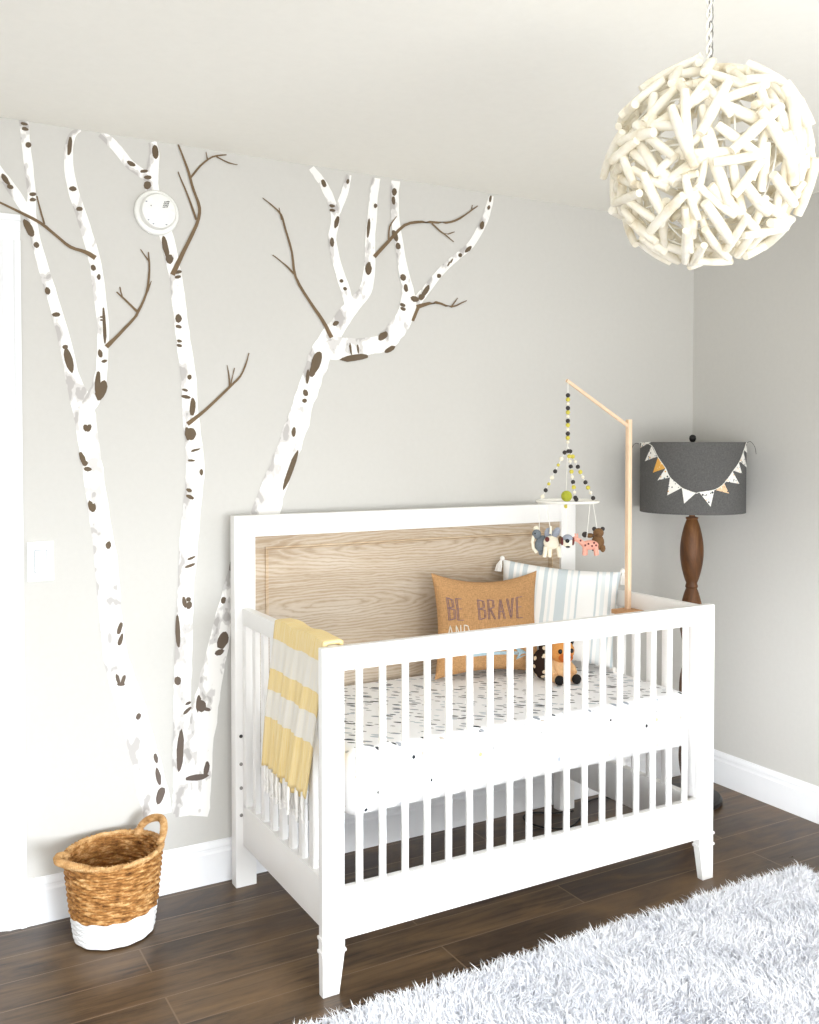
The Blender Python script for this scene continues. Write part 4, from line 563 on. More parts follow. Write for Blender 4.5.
# side panels
def side(x0, x1):
    b = MB()
    b.box((x0, YFR + 0.026, 0.846), (x1, YB, HR - 0.002), bevel=0.002)
    b.box((x0, YFR + 0.026, 0.135), (x1, YB, 0.268), bevel=0.002)
    b.box((x0, YB - 0.030, 0.26), (x1, YB, 0.85), bevel=0.002)
    b.box((x0, YFR + 0.0255, 0.26), (x1, YFR + 0.058, 0.85), bevel=0.002)
    sp = b.build('side_panel', W, crib, 35); first = None; xm = (x0 + x1) / 2
    for k in range(7):
        y = -0.172 - k * 0.0735
        if first is None:
            first = MB().box((xm - 0.009, y - 0.0142, 0.263), (xm + 0.009, y + 0.0142, 0.851), bevel=0.004).build('slat', W, sp, 35); y0 = y
        else:
            s2 = first.copy(); COL.objects.link(s2); s2.parent = sp; s2.location.y = y - y0
side(0.035, 0.063); side(1.337, 1.365)
# mattress support frame
ms = MB()
for x in (0.066, 1.31): ms.box((x, YFR + 0.16, 0.408), (x + 0.024, YB - 0.035, 0.428), bevel=0.002)
for y in (YFR + 0.16, YB - 0.06): ms.box((0.09, y, 0.408), (1.31, y + 0.024, 0.428), bevel=0.002)
for k in range(11): ms.box((0.15 + k * 0.107, YFR + 0.10, 0.424), (0.175 + k * 0.107, YB - 0.055, 0.429))
ms.build('mattress_support', W, crib, 35)

# ---------------------------------------------------------------- mattress
MZ0, MZ1 = 0.432, 0.612
mat_ = thing('crib_mattress', 'crib mattress in a white fitted sheet with small dark feather-like print', 'mattress', (0.7, -0.42, MZ0))
b = MB(); n = 26
bm = bmesh.new(); bmesh.ops.create_cube(bm, size=1.0)
lo = (0.094, YFR + 0.040, MZ0); hi = (1.332, YB - 0.004, MZ1)
for v in bm.verts: v.co = Vector([lo[i] + (v.co[i] + 0.5) * (hi[i] - lo[i]) for i in range(3)])
bmesh.ops.bevel(bm, geom=bm.edges[:], offset=0.028, segments=5, affect='EDGES', profile=0.55)
top = [f for f in bm.faces if f.normal.z > 0.99]
bm.verts.index_update()
b.add([v.co[:] for v in bm.verts], [[v.index for v in f.verts] for f in bm.faces])
b.mi = [0 if f.normal.z > 0.45 else 1 for f in bm.faces]
bm.free()
b.build('fitted_sheet', [M['sheet'], M['sheet_side']], mat_, 60)

# ---------------------------------------------------------------- pillows
def pillow_fn(w, h, t, ear=0.05, seed=0, sag=0.0):
    def f(u, v, side):
        au, av = abs(u), abs(v)
        x = u * w / 2 * (1 - ear * (1 - v * v) * 1.2); z = v * h / 2 * (1 - ear * (1 - u * u) * 1.8)
        if v > 0: z -= sag * (1 - u * u) * v * v
        th = ((1 - au ** 2.6) * (1 - av ** 2.6)) ** 0.55 * t / 2
        wr = 0.006 * noise.noise((u * 2.3 + seed, v * 2.3, side * 3.1)) * (1 - au ** 4) * (1 - av ** 4)
        return Vector((x, side * (th + 0.0015) + wr, z))
    return f
def make_pillow(f, n=34):
    b = MB(); V = []; F = []
    for s in (-1, 1):
        o = len(V)
        for j in range(n + 1):
            for i in range(n + 1):
                V.append(tuple(f(-1 + 2 * i / n, -1 + 2 * j / n, s)))
        for j in range(n):
            for i in range(n):
                a = o + j * (n + 1) + i; F.append([a, a + 1, a + n + 2, a + n + 1])
    N = n + 1; o = N * N
    edge = [i for i in range(N)] + [j * N + n for j in range(1, N)] + [n * N + i for i in range(n - 1, -1, -1)] + [j * N for j in range(n - 1, 0, -1)]
    for k in range(len(edge)):
        a, c_ = edge[k], edge[(k + 1) % len(edge)]; F.append([a, c_, c_ + o, a + o])
    b.add(V, F); return b
def local_build(b, name, mats, parent, smooth):
    """the builder's points are already in the thing's own frame"""
    R = world_rot(parent); L = world_loc(parent)
    b.v = [tuple(L + R @ Vector(p)) for p in b.v]
    return b.build(name, mats, parent, smooth)

PW, PH, PT = 0.408, 0.362, 0.088
bur = thing('burlap_pillow', 'tan burlap pillow lettered BE BRAVE leaning on the wood headboard panel', 'pillow', (0.882, -0.224, 0.794), (math.radians(-9), math.radians(1.5), math.radians(-9)))
bf = pillow_fn(PW, PH, PT, 0.075, 3, 0.012)
local_build(make_pillow(bf), 'pillow_cover', M['burlap'], bur, 60)
# lettering as stroked lines laid on the pillow's front
LET = {'B': [[(0, 0), (0, 1)], [(0, 1), (.6, .92), (.62, .6), (0, .54)], [(0, .54), (.72, .46), (.72, .08), (0, 0)]],
       'E': [[(.62, 1), (0, 1), (0, 0), (.66, 0)], [(0, .52), (.5, .52)]],
       'R': [[(0, 0), (0, 1)], [(0, 1), (.6, .95), (.64, .6), (0, .5)], [(.2, .5), (.72, 0)]],
       'A': [[(0, 0), (.36, 1), (.72, 0)], [(.14, .36), (.58, .36)]],
       'V': [[(0, 1), (.34, 0), (.68, 1)]],
       'N': [[(0, 0), (0, 1), (.62, 0), (.62, 1)]], 'D': [[(0, 0), (0, 1), (.5, .9), (.68, .5), (.5, .1), (0, 0)]],
       'K': [[(0, 0), (0, 1)], [(.6, 1), (0, .45), (.62, 0)]], 'I': [[(0, 0), (0, 1)]]}
def lettering(name, words, h, zb, mat, r, dbl):
    b = MB()
    for txt, x0, adv, wd in words:
        for q, ch in enumerate(txt):
            for st in LET[ch]:
                P = []
                for a, c_ in zip(st[:-1], st[1:]):
                    for k in range(5):
                        P.append((a[0] + (c_[0] - a[0]) * k / 5, a[1] + (c_[1] - a[1]) * k / 5))
                P.append(st[-1])
                for dx in dbl:
                    pts = []
                    for px, pz in P:
                        X = x0 + q * adv + px * wd + dx; Z = zb + pz * h
                        s = bf(X / (PW / 2) / 0.97, Z / (PH / 2) / 0.95, -1)
                        pts.append((s[0], s[1] - 0.0006, s[2]))
                    b.tube(pts, r, 6)
    return local_build(b, name, mat, bur, 60)
lettering('lettering', [('BE', -0.164, 0.0310, 0.0270), ('BRAVE', -0.052, 0.0390, 0.0330)], 0.078, 0.018, M['ink'], 0.0015, (-0.0026, 0.0026))
lettering('small_lettering', [('AND', -0.172, 0.030, 0.027)], 0.045, -0.044, M['whiteink'], 0.0019, (0,))
b = MB()
def onp(X, Z): s = bf(X / (PW / 2) / 0.97, Z / (PH / 2) / 0.95, -1); return (s[0], s[1] - 0.0006, s[2])
for dz in (-0.003, 0.003): b.tube([onp(-0.075 + k * 0.0175, -0.110 + dz) for k in range(11)], 0.003, 6)
hd = [(0.094, -0.089), (0.144, -0.110), (0.094, -0.131), (0.108, -0.110)]
b.add([onp(*q) for q in hd] , [[0, 3, 1], [3, 2, 1]])
b.tube([onp(*q) for q in hd] + [onp(*hd[0])], 0.0035, 6)
local_build(b, 'arrow_print', M['blueink'], bur, 60)

M['stripe'] = striped_pillow()
SWd, SH = 0.425, 0.342
a0 = math.atan2(-0.275, 0.30)
stp = thing('striped_pillow', 'white pillow with pale blue stripes and corner tassels behind the burlap one', 'pillow', (1.164, -0.258, 0.813), (math.radians(-8), math.radians(4.5), a0))
sf = pillow_fn(SWd, SH, 0.11, 0.04, 8)
local_build(make_pillow(sf), 'pillow_cover', M['stripe'], stp, 60)
for u, v in ((-1, 1), (1, 1), (1, -1)):
    q = sf(u, v, 0); b = MB()
    dx, dz = u * 0.012, v * 0.004
    b.ell((q[0] + dx * 0.4, q[1], q[2] + dz), 0.009)
    for k in range(9):
        a = 2 * PI * k / 9; e = 0.006 + 0.002 * (k % 3)
        b.tube([(q[0] + dx * 0.6, q[1], q[2] + dz - 0.004), (q[0] + dx + math.cos(a) * e, q[1] + math.sin(a) * e, q[2] - 0.022), (q[0] + dx * 1.2 + math.cos(a) * e * 1.2, q[1] + math.sin(a) * e * 1.2, q[2] - 0.045)], 0.0028, 6)
    local_build(b, 'tassel', M['fringe'], stp, 60)

# ---------------------------------------------------------------- plush animal sitting on the mattress
fx, fy, fz = 1.058, -0.405, MZ1
pl = thing('plush_toy', 'small orange and black plush animal sitting on the mattress beside the pillows', 'plush toy', (fx, fy, fz), (0, 0, math.radians(-12)))
def LB(name, mat, fn, par=pl):
    b = MB(); fn(b); return local_build(b, name, mat, par, 60)
body = LB('body', M['tan_light'], lambda b: (b.ell((0, 0.015, 0.042), (0.040, 0.036, 0.046)), b.tube([(-0.024, 0, 0.02), (-0.03, -0.03, 0.018), (-0.030, -0.058, 0.018)], [0.018, 0.016, 0.014], 12), b.tube([(0.024, 0, 0.02), (0.032, -0.03, 0.018), (0.032, -0.058, 0.018)], [0.018, 0.016, 0.014], 12),
        b.tube([(-0.03, 0.005, 0.062), (-0.04, -0.02, 0.045), (-0.038, -0.036, 0.032)], [0.013, 0.012, 0.011], 10), b.tube([(0.03, 0.005, 0.062), (0.04, -0.02, 0.045), (0.038, -0.036, 0.032)], [0.013, 0.012, 0.011], 10)))
for s in (-1, 1):
    LB('paw', M['blackplush'], lambda b: b.ell((s * 0.032, -0.066, 0.0175), (0.0165, 0.014, 0.0170)))
hd_ = LB('head', M['tan'], lambda b: b.ell((0.004, -0.008, 0.104), (0.045, 0.040, 0.040)))
LB('muzzle', M['rust'], lambda b: (b.ell((0.004, -0.040, 0.088), (0.026, 0.022, 0.018))), pl)
LB('nose', M['blackplush'], lambda b: b.ell((0.006, -0.062, 0.093), (0.008, 0.005, 0.006)), pl)
for s in (-1, 1):
    LB('eye', M['eye'], lambda b: b.ell((0.004 + s * 0.021, -0.042, 0.109), (0.0078, 0.0056, 0.0084)))
    LB('ear', M['blackplush'], lambda b: b.ell((0.004 + s * 0.040, 0.004, 0.132), (0.014, 0.007, 0.018), rot=(0, s * 0.5, 0)))
LB('mane', M['spotted'], lambda b: (b.ell((-0.050, 0.030, 0.055), (0.036, 0.034, 0.052)), b.ell((-0.034, 0.024, 0.112), (0.030, 0.028, 0.034))))

# ---------------------------------------------------------------- striped throw over the left side rail
th = thing('throw_blanket', 'yellow and white striped throw with fringe hanging over the crib side rail', 'blanket', (0.049, -0.57, 0.905))
YT0, YT1 = -0.405, -0.738
def drape(s, t, lay):
    """s: signed distance along the drape (negative = inside the crib), t: 0..1 along the rail, lay: offset from the rail"""
    xo, xi, zt = 0.033 - lay, 0.065 + lay, HR + 0.001 + lay
    rr = 0.006; half = (xi - xo) / 2 - rr; arc = rr * PI / 2
    a = abs(s)
    if a <= half: x = 0.049 + (1 if s < 0 else -1) * a; z = zt; down = 0
    elif a <= half + arc:
        q = (a - half) / rr; x = half + rr * math.sin(q); z = zt - rr + rr * math.cos(q); x = 0.049 + (1 if s < 0 else -1) * x; down = 0
    else:
        down = a - half - arc; x = xi if s < 0 else xo; z = zt - rr - down
    y = YT0 + (YT1 - YT0) * t
    sg = 1 if s < 0 else -1
    fold = 0.5 + 0.5 * math.sin(t * 17 + 0.6 + down * 2) 
    x += sg * (0.010 * fold * min(1, down / 0.25) + 0.006 * math.sin(t * 41 + down * 5) * min(1, down / 0.4) + 0.012 * down) * (1.0 if s > 0 else 0.25)
    z += 0.002 * noise.noise((t * 7, s * 9, 4.0)) + 0.003 * math.sin(t * 11) * (1 if down == 0 else max(0, 1 - down * 6))
    if s > 0:
        y += down * (0.125 + 0.15 * t)
        x -= 0.004 * down
    else: y += 0.02 * down
    return Vector((x, y, max(z, 0)))
SO, SI = 0.463, 0.36
def layer_mesh(lay0, lay1, s0, s1, ns=70, nt=40):
    b = MB(); V = []; uv = []; F = []
    cols = [(k / nt, lay0) for k in range(nt + 1)]
    if lay1 is not None:
        cols += [(1 + 0.014 * math.sin(q * PI / 6), lay0 + (lay1 - lay0) * (1 - math.cos(q * PI / 6)) / 2) for q in range(1, 6)]
        cols += [(1 - k / nt, lay1) for k in range(int(nt * 0.9))]
    for i in range(ns + 1):
        s = s0 + (s1 - s0) * i / ns
        for q, (t, l) in enumerate(cols):
            V.append(tuple(drape(s, t, l))); uv.append((s, q / nt))
    n = len(cols)
    for i in range(ns):
        for q in range(n - 1):
            a = i * n + q; F.append([a, a + 1, a + n + 1, a + n])
    b.add(V, F); b.uv = uv; return b
cl = layer_mesh(0.013, 0.004, -SI, SO).build('woven_cloth', M['throw'], th, 70, fix=False)
so = cl.modifiers.new('thickness', 'SOLIDIFY'); so.thickness = 0.0022; so.offset = 0
for end, lay, cnt in ((SO, 0.013, 15), (SO, 0.004, 8), (-SI, 0.010, 10)):
    for k in range(cnt):
        t = (k + 0.5) / cnt; p0 = drape(end, t, lay); b = MB()
        j = random.uniform(-1, 1)
        for dx, dy in ((-0.002, -0.003), (0.002, 0.0), (-0.001, 0.0035)):
            b.tube([(p0[0] + dx, p0[1] + dy, p0[2] + 0.002), (p0[0] + dx * 1.5 + 0.002 * j, p0[1] + dy * 1.4 + 0.002 * j, p0[2] - 0.028), (p0[0] + 0.004 * j, p0[1] + dy * 0.5 + 0.005 * j, p0[2] - 0.054)], [0.0024, 0.0030, 0.0028], 6)
        b.ell((p0[0] + 0.004 * j, p0[1] + 0.005 * j, p0[2] - 0.058), 0.0048, nu=10, nv=6)
        b.tube([(p0[0] + 0.004 * j, p0[1] + 0.005 * j, p0[2] - 0.060), (p0[0] + 0.005 * j, p0[1] + 0.006 * j, p0[2] - 0.074)], [0.0030, 0.0042], 7)
        b.build('tassel', M['fringe'], th, 60)

# ---------------------------------------------------------------- mobile stand and mobile
PX, PY = 1.308, -0.470
st = thing('mobile_stand', 'pale wooden mobile stand clamped to the crib side with an angled arm', 'mobile stand', (PX, PY, 0.80))
MB().box((PX - 0.0085, PY - 0.0085, 0.80), (PX + 0.0085, PY + 0.0085, 1.509), bevel=0.0025).build('pole', M['dowel'], st, 35)
TIP = Vector((1.033, PY, 1.636))
MB().tube([(PX, PY, 1.484), TIP], [0.0068, 0.0060], 12).build('arm', M['dowel'], st, 60)
cb = MB().box((PX - 0.050, PY - 0.045, 0.832), (1.336, PY + 0.03, 0.847), bevel=0.002)
cb.box((PX - 0.018, PY - 0.024, 0.776), (1.336, PY + 0.024, 0.832), bevel=0.002).box((1.366, PY - 0.028, 0.79), (1.378, PY + 0.028, 0.86), bevel=0.003)
cb.build('clamp', M['clamp'], st, 35)
MB().lathe([(0.011, 0), (0.013, 0.004), (0.013, 0.018), (0.009, 0.022), (0.0005, 0.023)], 18, ctr=(1.378, PY, 0.84), mat=Matrix.Rotation(PI / 2, 3, 'Y')).build('clamp_knob', M['clamp'], st, 50)

mx, my = TIP.x + 0.004, TIP.y - 0.002
FORK, RZ, RR = 1.416, 1.232, 0.101
mob = thing('crib_mobile', 'felt ball mobile with a white ring and little felt animals hanging over the crib', 'mobile', (mx, my, RZ))
RT = Vector((0.8703, -0.4926, 0)); FW = Vector((0.4926, 0.8703, 0))   # across and away, as the mobile has turned
cc = Vector((mx, my, 0))
def at(r_, f_, z): return cc + RT * r_ + FW * f_ + Vector((0, 0, z))
MB().tube([at(RR * math.cos(2 * PI * k / 48), RR * math.sin(2 * PI * k / 48), RZ) for k in range(48)], 0.0045, 8, closed=True).build('ring', M['string'], mob, 60)
top_s = [at(0, 0, 1.634), at(0, 0, FORK)]
MB().tube(top_s, 0.0012, 6).build('hanging_string', M['string'], mob)
ends = [at(-0.095, -0.02, RZ), at(0.082, -0.055, RZ), at(0.012, -0.097, RZ), at(0.01, 0.097, RZ)]
for e in ends: MB().tube([at(0, 0, FORK), e], 0.0011, 6).build('hanging_string', M['string'], mob)
def bead(p, r, mat): MB().ell(p, r, nu=14, nv=9).build('felt_ball', mat, mob, 60)
seq = ['charcoal', 'mustard', 'cream']
z = 1.586; i = 0
while z > FORK + 0.006:
    bead(at(0, 0, z), 0.0076 if i % 3 < 2 else 0.0058, M[seq[i % 3]]); z -= 0.0142; i += 1
for ei, e in enumerate(ends[:3]):
    a0_ = at(0, 0, FORK); n_ = 11 if ei else 9
    for k in range(1, n_):
        t = k / n_ if ei == 2 else k / (n_ - 0.2)
        bead(a0_.lerp(e, t), 0.0073 if k % 3 else 0.0056, M[(['cream', 'charcoal', 'mustard'] if ei else ['mustard', 'charcoal', 'cream'])[k % 3]])
bead(at(0.000, 0.02, RZ + 0.016), 0.019, M['lime']); bead(at(0.012, -0.097, RZ + 0.012), 0.0075, M['charcoal'])
bead(at(-0.002, 0.02, RZ - 0.018), 0.007, M['mustard'])
def animal(name, r_, f_, z, fn, mats, label, yaw=0.0):
    o = at(r_, f_, z); b = MB(); fn(b)
    R = Matrix((RT, FW, Vector((0, 0, 1)))).transposed() @ Matrix.Rotation(yaw, 3, 'Z')
    b.v = [tuple(o + R @ (Vector(p) * 0.84)) for p in b.v]
    a = b.build(name, mats, mob, 60); a['label'] = label
    ang = math.atan2(f_, r_); e = at(RR * math.cos(ang), RR * math.sin(ang), RZ)
    MB().tube([e, o + Vector((0, 0, 0.02))], 0.0011, 6).build('hanging_string', M['string'], a)
AZ = 1.108
animal('felt_elephant', -0.096, -0.02, AZ - 0.006, lambda b: (b.ell((0.008, 0, -0.012), (0.026, 0.02, 0.034), 0, (0, 0.35, 0)), b.ell((-0.012, -0.004, 0.026), (0.018, 0.017, 0.019), 0), b.ell((0.034, -0.014, 0.03), (0.017, 0.006, 0.023), 1), b.ell((-0.012, 0.012, 0.046), (0.012, 0.008, 0.012), 2),
       b.tube([(-0.024, -0.006, 0.02), (-0.030, -0.008, -0.004), (-0.026, -0.008, -0.03), (-0.012, -0.006, -0.046)], [0.007, 0.006, 0.006, 0.007], 8, 2), b.ell((-0.020, -0.018, 0.030), 0.003, 3),
       [b.ell((x, -0.004, -0.046), (0.009, 0.009, 0.012), 0) for x in (0.004, 0.026)]), [M['greyfelt'], M['greyfelt_light'], M['cream'], M['eye']], 'grey felt elephant with pale ears')
animal('felt_lamb', -0.060, -0.045, AZ - 0.006, lambda b: (b.ell((0, 0, -0.004), (0.032, 0.02, 0.027), 0), b.ell((0.018, 0, 0.034), (0.014, 0.012, 0.024), 1, (0, 0.5, 0)), [b.tube([(x, 0, -0.02), (x * 1.25, 0, -0.062)], [0.009, 0.008], 8, 0) for x in (-0.022, -0.006, 0.026)], b.ell((-0.020, -0.022, 0.010), (0.009, 0.006, 0.010), 2), b.ell((0.034, -0.006, 0.006), (0.009, 0.008, 0.016), 3), b.tube([(-0.004, 0, 0.03), (-0.002, 0, 0.06)], [0.006, 0.003], 8, 0)), [M['cream'], M['greyfelt_light'], M['maroon'], M['brownfelt']], 'cream felt lamb')
animal('felt_puppy', -0.016, -0.097, AZ, lambda b: (b.ell((0, 0, 0), (0.022, 0.019, 0.025), 0), b.ell((0, -0.004, 0.012), (0.020, 0.018, 0.015), 1), [b.ell((s * 0.021, -0.004, 0.0), (0.006, 0.010, 0.016), 2) for s in (-1, 1)], b.ell((-0.003, -0.019, 0.003), (0.0085, 0.006, 0.0085), 3), b.ell((0, -0.012, -0.021), (0.009, 0.008, 0.004), 3)), [M['cream'], M['greyfelt_light'], M['maroon'], M['eye']], 'round felt puppy face')
animal('felt_giraffe', 0.052, -0.07, AZ - 0.012, lambda b: (b.ell((0.012, 0, -0.004), (0.034, 0.016, 0.019), 0), b.tube([(-0.012, 0, 0.0), (-0.028, 0, 0.012), (-0.044, 0, 0.020)], [0.012, 0.010, 0.009], 10, 0), b.ell((-0.050, 0, 0.019), (0.017, 0.010, 0.010), 0, (0, -0.3, 0)), [b.tube([(x, y, -0.012), (x * 1.1, y, -0.044)], [0.008, 0.0075], 8, 0) for x, y in ((-0.010, -0.006), (-0.002, 0.006), (0.032, -0.006), (0.038, 0.006))], [b.tube([(x, 0, 0.024), (x - 0.001, 0, 0.041)], [0.0035, 0.003], 6, 0) for x in (-0.044, -0.036)], [b.ell(p_, (0.004, 0.003, 0.004), 1) for p_ in ((0.004, -0.016, 0.002), (0.018, -0.016, -0.006), (0.026, -0.015, 0.006), (-0.008, -0.013, -0.004), (0.034, -0.012, -0.004), (-0.026, -0.009, 0.014))], b.ell((-0.052, -0.009, 0.023), 0.0026, 2)), [M['coral'], M['maroon'], M['eye']], 'coral felt giraffe with dark spots')
animal('felt_bear', 0.112, 0.05, AZ - 0.010, lambda b: (b.ell((0, 0, -0.010), (0.026, 0.022, 0.032), 0), b.ell((0.002, 0, 0.028), (0.022, 0.02, 0.020), 0), [b.ell((0.002 + s * 0.017, 0, 0.044), (0.009, 0.006, 0.009), 1) for s in (-1, 1)], b.ell((-0.018, -0.01, -0.03), (0.011, 0.012, 0.016), 1), b.ell((0.018, -0.01, -0.034), (0.011, 0.012, 0.016), 0), b.ell((0.0, -0.02, 0.024), (0.009, 0.007, 0.007), 0), b.ell((-0.050, 0.01, 0.020), (0.013, 0.010, 0.012), 1), b.ell((-0.030, 0.01, 0.016), (0.016, 0.010, 0.010), 0)), [M['brownfelt'], M['charcoal']], 'brown felt bear')

# ---------------------------------------------------------------- floor lamp in the corner
LX, LY = 1.842, -0.250
lamp = thing('floor_lamp', 'turned wood floor lamp with a charcoal drum shade in the room corner', 'lamp', (LX, LY, 0))
MB().lathe([(0.118, 0.0), (0.124, 0.006), (0.124, 0.020), (0.116, 0.030), (0.060, 0.036), (0.024, 0.044), (0.022, 0.05)], 48, ctr=(LX, LY, 0)).build('base', M['black'], lamp, 35)
pr = [(0.022, 0.036)]
N4 = 4; seg = (1.135 - 0.045) / N4
for s in range(N4):
    z0 = 0.045 + s * seg
    for k in range(0, 15):
        t = k / 14; r = 0.021 + 0.0245 * math.sin(PI * t) ** 0.85 if 0 < k < 14 else 0.021
        pr.append((r, z0 + 0.010 + (seg - 0.02) * t))
    pr += [(0.0245, z0 + seg - 0.006), (0.0245, z0 + seg - 0.001)]
pr += [(0.012, 1.137), (0.012, 1.17)]
MB().lathe(pr, 32, ctr=(LX, LY, 0)).build('turned_pole', M['lampwood'], lamp, 50)
MB().lathe([(0.009, 1.16), (0.009, 1.20), (0.017, 1.205), (0.017, 1.26), (0.004, 1.262), (0.004, 1.436)], 20, ctr=(LX, LY, 0)).build('socket', M['brass'], lamp, 40)
SR = 0.202
shade = MB().lathe([(SR - 0.002, 1.158), (SR, 1.156), (SR, 1.429), (SR - 0.002, 1.431), (SR - 0.004, 1.429), (SR - 0.004, 1.158), (SR - 0.002, 1.156)], 96, ctr=(LX, LY, 0), cap=False).build('lamp_shade', M['shade'], lamp, 40)
sp = MB()
for k in range(3):
    a = 2 * PI * k / 3 + 0.4; sp.tube([(LX, LY, 1.43), (LX + (SR - 0.003) * math.cos(a), LY + (SR - 0.003) * math.sin(a), 1.425)], 0.002, 6)
sp.build('shade_spider', M['brass'], shade)
MB().lathe([(0.004, 1.430), (0.010, 1.434), (0.0135, 1.444), (0.012, 1.455), (0.006, 1.460), (0.0005, 1.461)], 20, ctr=(LX, LY, 0)).build('finial', M['black'], lamp, 60)

# bunting of pennants pinned round the shade
toC = math.atan2(-2.999 - LY, -1.001 - LX)
bun = thing('pennant_bunting', 'bunting of small printed triangle pennants draped across the grey lamp shade', 'bunting', (LX + (SR + 0.003) * math.cos(toC), LY + (SR + 0.003) * math.sin(toC), 1.30))
def cyl(px, py, r_=SR + 0.0022):
    sn = max(-0.99, min(0.99, (px - 371) / 267)); a = toC + math.asin(sn)
    return Vector((LX + r_ * math.cos(a), LY + r_ * math.sin(a), 1.4285 - (py - 166) / 1284 + 0.010 * math.sqrt(1 - sn * sn) - 0.001))
FL = [((118, 168), (172, 168), (112, 194), 0), ((172, 190), (200, 243), (138, 263), 0), ((205, 247), (243, 300), (180, 322), 1), ((243, 300), (265, 345), (203, 360), 0), ((265, 345), (322, 395), (252, 433), 0), ((322, 396), (388, 420), (333, 472), 0),
      ((403, 415), (475, 403), (458, 485), 0), ((483, 405), (522, 372), (545, 420), 2), ((525, 362), (562, 315), (595, 372), 0), ((565, 308), (592, 270), (608, 322), 0), ((595, 262), (614, 216), (635, 290), 0), ((618, 205), (628, 172), (636, 218), 0)]
line = [(100, 172), (118, 168), (172, 186), (205, 245), (243, 300), (265, 345), (322, 396), (388, 420), (403, 416), (475, 403), (522, 370), (562, 312), (592, 268), (614, 214), (628, 172), (634, 168)]
for A, B_, C_, kd in FL:
    b = MB(); n = 6; V = []; F = []; idx = {}
    for i in range(n + 1):
        for j in range(n + 1 - i):
            q = (A[0] + (B_[0] - A[0]) * i / n + (C_[0] - A[0]) * j / n, A[1] + (B_[1] - A[1]) * i / n + (C_[1] - A[1]) * j / n)
            idx[(i, j)] = len(V); V.append(tuple(cyl(*q)))
    for i in range(n):
        for j in range(n - i):
            F.append([idx[(i, j)], idx[(i + 1, j)], idx[(i, j + 1)]])
            if j < n - i - 1: F.append([idx[(i + 1, j)], idx[(i + 1, j + 1)], idx[(i, j + 1)]])
    b.add(V, F); o = b.build('pennant', M[['flag_white', 'flag_orange', 'flag_peach'][kd]], bun, fix=False)
    sd_ = o.modifiers.new('cloth', 'SOLIDIFY'); sd_.thickness = 0.0008; sd_.offset = 0
    if kd: o['label'] = ['', 'orange printed pennant', 'peach and white pennant'][kd]
MB().tube([cyl(*q, r_=SR + 0.0028) for q in cat_rom([(x, y, 0) for x, y in line], 4) for q in [(q[0], q[1])]], 0.0012, 6).build('cord', M['string'], bun)
for pts in ([(100, 172), (84, 168), (70, 178), (64, 192)], [(634, 168), (655, 160), (676, 186), (683, 222)]):
    s_ = -1 if pts[0][0] < 300 else 1
    P = []
    for px, py in pts:
        r_ = SR + 0.003; P0 = Vector((LX, LY, 0)); a = toC + PI / 2
        x = (px - 371) / 267 * SR
        P.append((LX + math.cos(a) * x + math.cos(toC) * 0.02, LY + math.sin(a) * x + math.sin(toC) * 0.02, 1.4285 - (py - 166) / 1284))
    MB().tube(cat_rom(P, 4), 0.001, 6).build('cord_end', M['charcoal'], bun)

# black cord on the floor behind and under the crib
cp = [(1.735, -0.235, 0.006), (1.62, -0.12, 0.005), (1.541, -0.062, 0.005), (1.44, -0.085, 0.005), (1.33, -0.19, 0.005), (1.23, -0.235, 0.005), (1.165, -0.19, 0.005), (1.140, -0.12, 0.005), (1.160, -0.065, 0.005), (1.215, -0.055, 0.005), (1.29, -0.10, 0.005), (1.36, -0.115, 0.005)]
tag(MB().tube(cat_rom(cp, 8), 0.0032, 8).build('power_cord', M['rubber'], None, 60), 'black power cord looping across the floor under the crib', 'cord')

# ---------------------------------------------------------------- woven basket by the door
BX, BY, BH = -0.390, -0.174, 0.246
brot = math.radians(17)
bas = thing('woven_basket', 'round seagrass basket with a white dipped bottom and two looped handles', 'basket', (BX, BY, 0))
def bring(z):
    t = z / BH; return 0.1085 + 0.0290 * t ** 0.8, 0.1005 + 0.0245 * t ** 0.8
def ellring(z, grow=0.0, n=72):
    a_, b_ = bring(z); a_ += grow; b_ += grow
    return [(BX + a_ * math.cos(q) * math.cos(brot) - b_ * math.sin(q) * math.sin(brot), BY + a_ * math.cos(q) * math.sin(brot) + b_ * math.sin(q) * math.cos(brot), z) for q in [2 * PI * i / n for i in range(n)]]
def weave(z0, z1, rows, seed, amp=1.0):
    b = MB(); NS = 26; seg = NS * 6
    for r_ in range(rows):
        z = z0 + (z1 - z0) * (r_ + 0.5) / rows; a_, b_ = bring(z); P = []; hh_ = (z1 - z0) / rows * 0.60
        for i in range(seg):
            an = 2 * PI * i / seg
            w = amp * (0.0026 * math.sin(an * NS / 2 + PI * r_) + 0.0014 * noise.noise((an * 3, r_ * 1.7, seed)))
            dz = amp * (0.0024 * noise.noise((an * 2.2, r_ * 2.3, seed + 5)) + 0.0012 * math.cos(an * NS / 2 + PI * r_))
            x, y = (a_ + w) * math.cos(an), (b_ + w) * math.sin(an)
            P.append((BX + x * math.cos(brot) - y * math.sin(brot), BY + x * math.sin(brot) + y * math.cos(brot), z + dz))
        b.tube(P, hh_, 7, closed=True)
    return b
ws = weave(0.078, BH - 0.006, 20, 1)
def liner(b, z0, z1):
    k = 72
    for q in range(8):
        za, zb = z0 + (z1 - z0) * q / 8, z0 + (z1 - z0) * (q + 1) / 8
        A_, B_ = ellring(za, -0.0015), ellring(zb, -0.0015)
        b.add(A_ + B_, [[i, (i + 1) % k, k + (i + 1) % k, k + i] for i in range(k)])
    return b
liner(ws, 0.076, BH - 0.006).build('woven_side', M['seagrass'], bas, 80)
liner(weave(0.005, 0.080, 10, 2, 0.45), 0.004, 0.080).build('dipped_base', M['basket_white'], bas, 80)['label'] = 'white dipped bottom band'
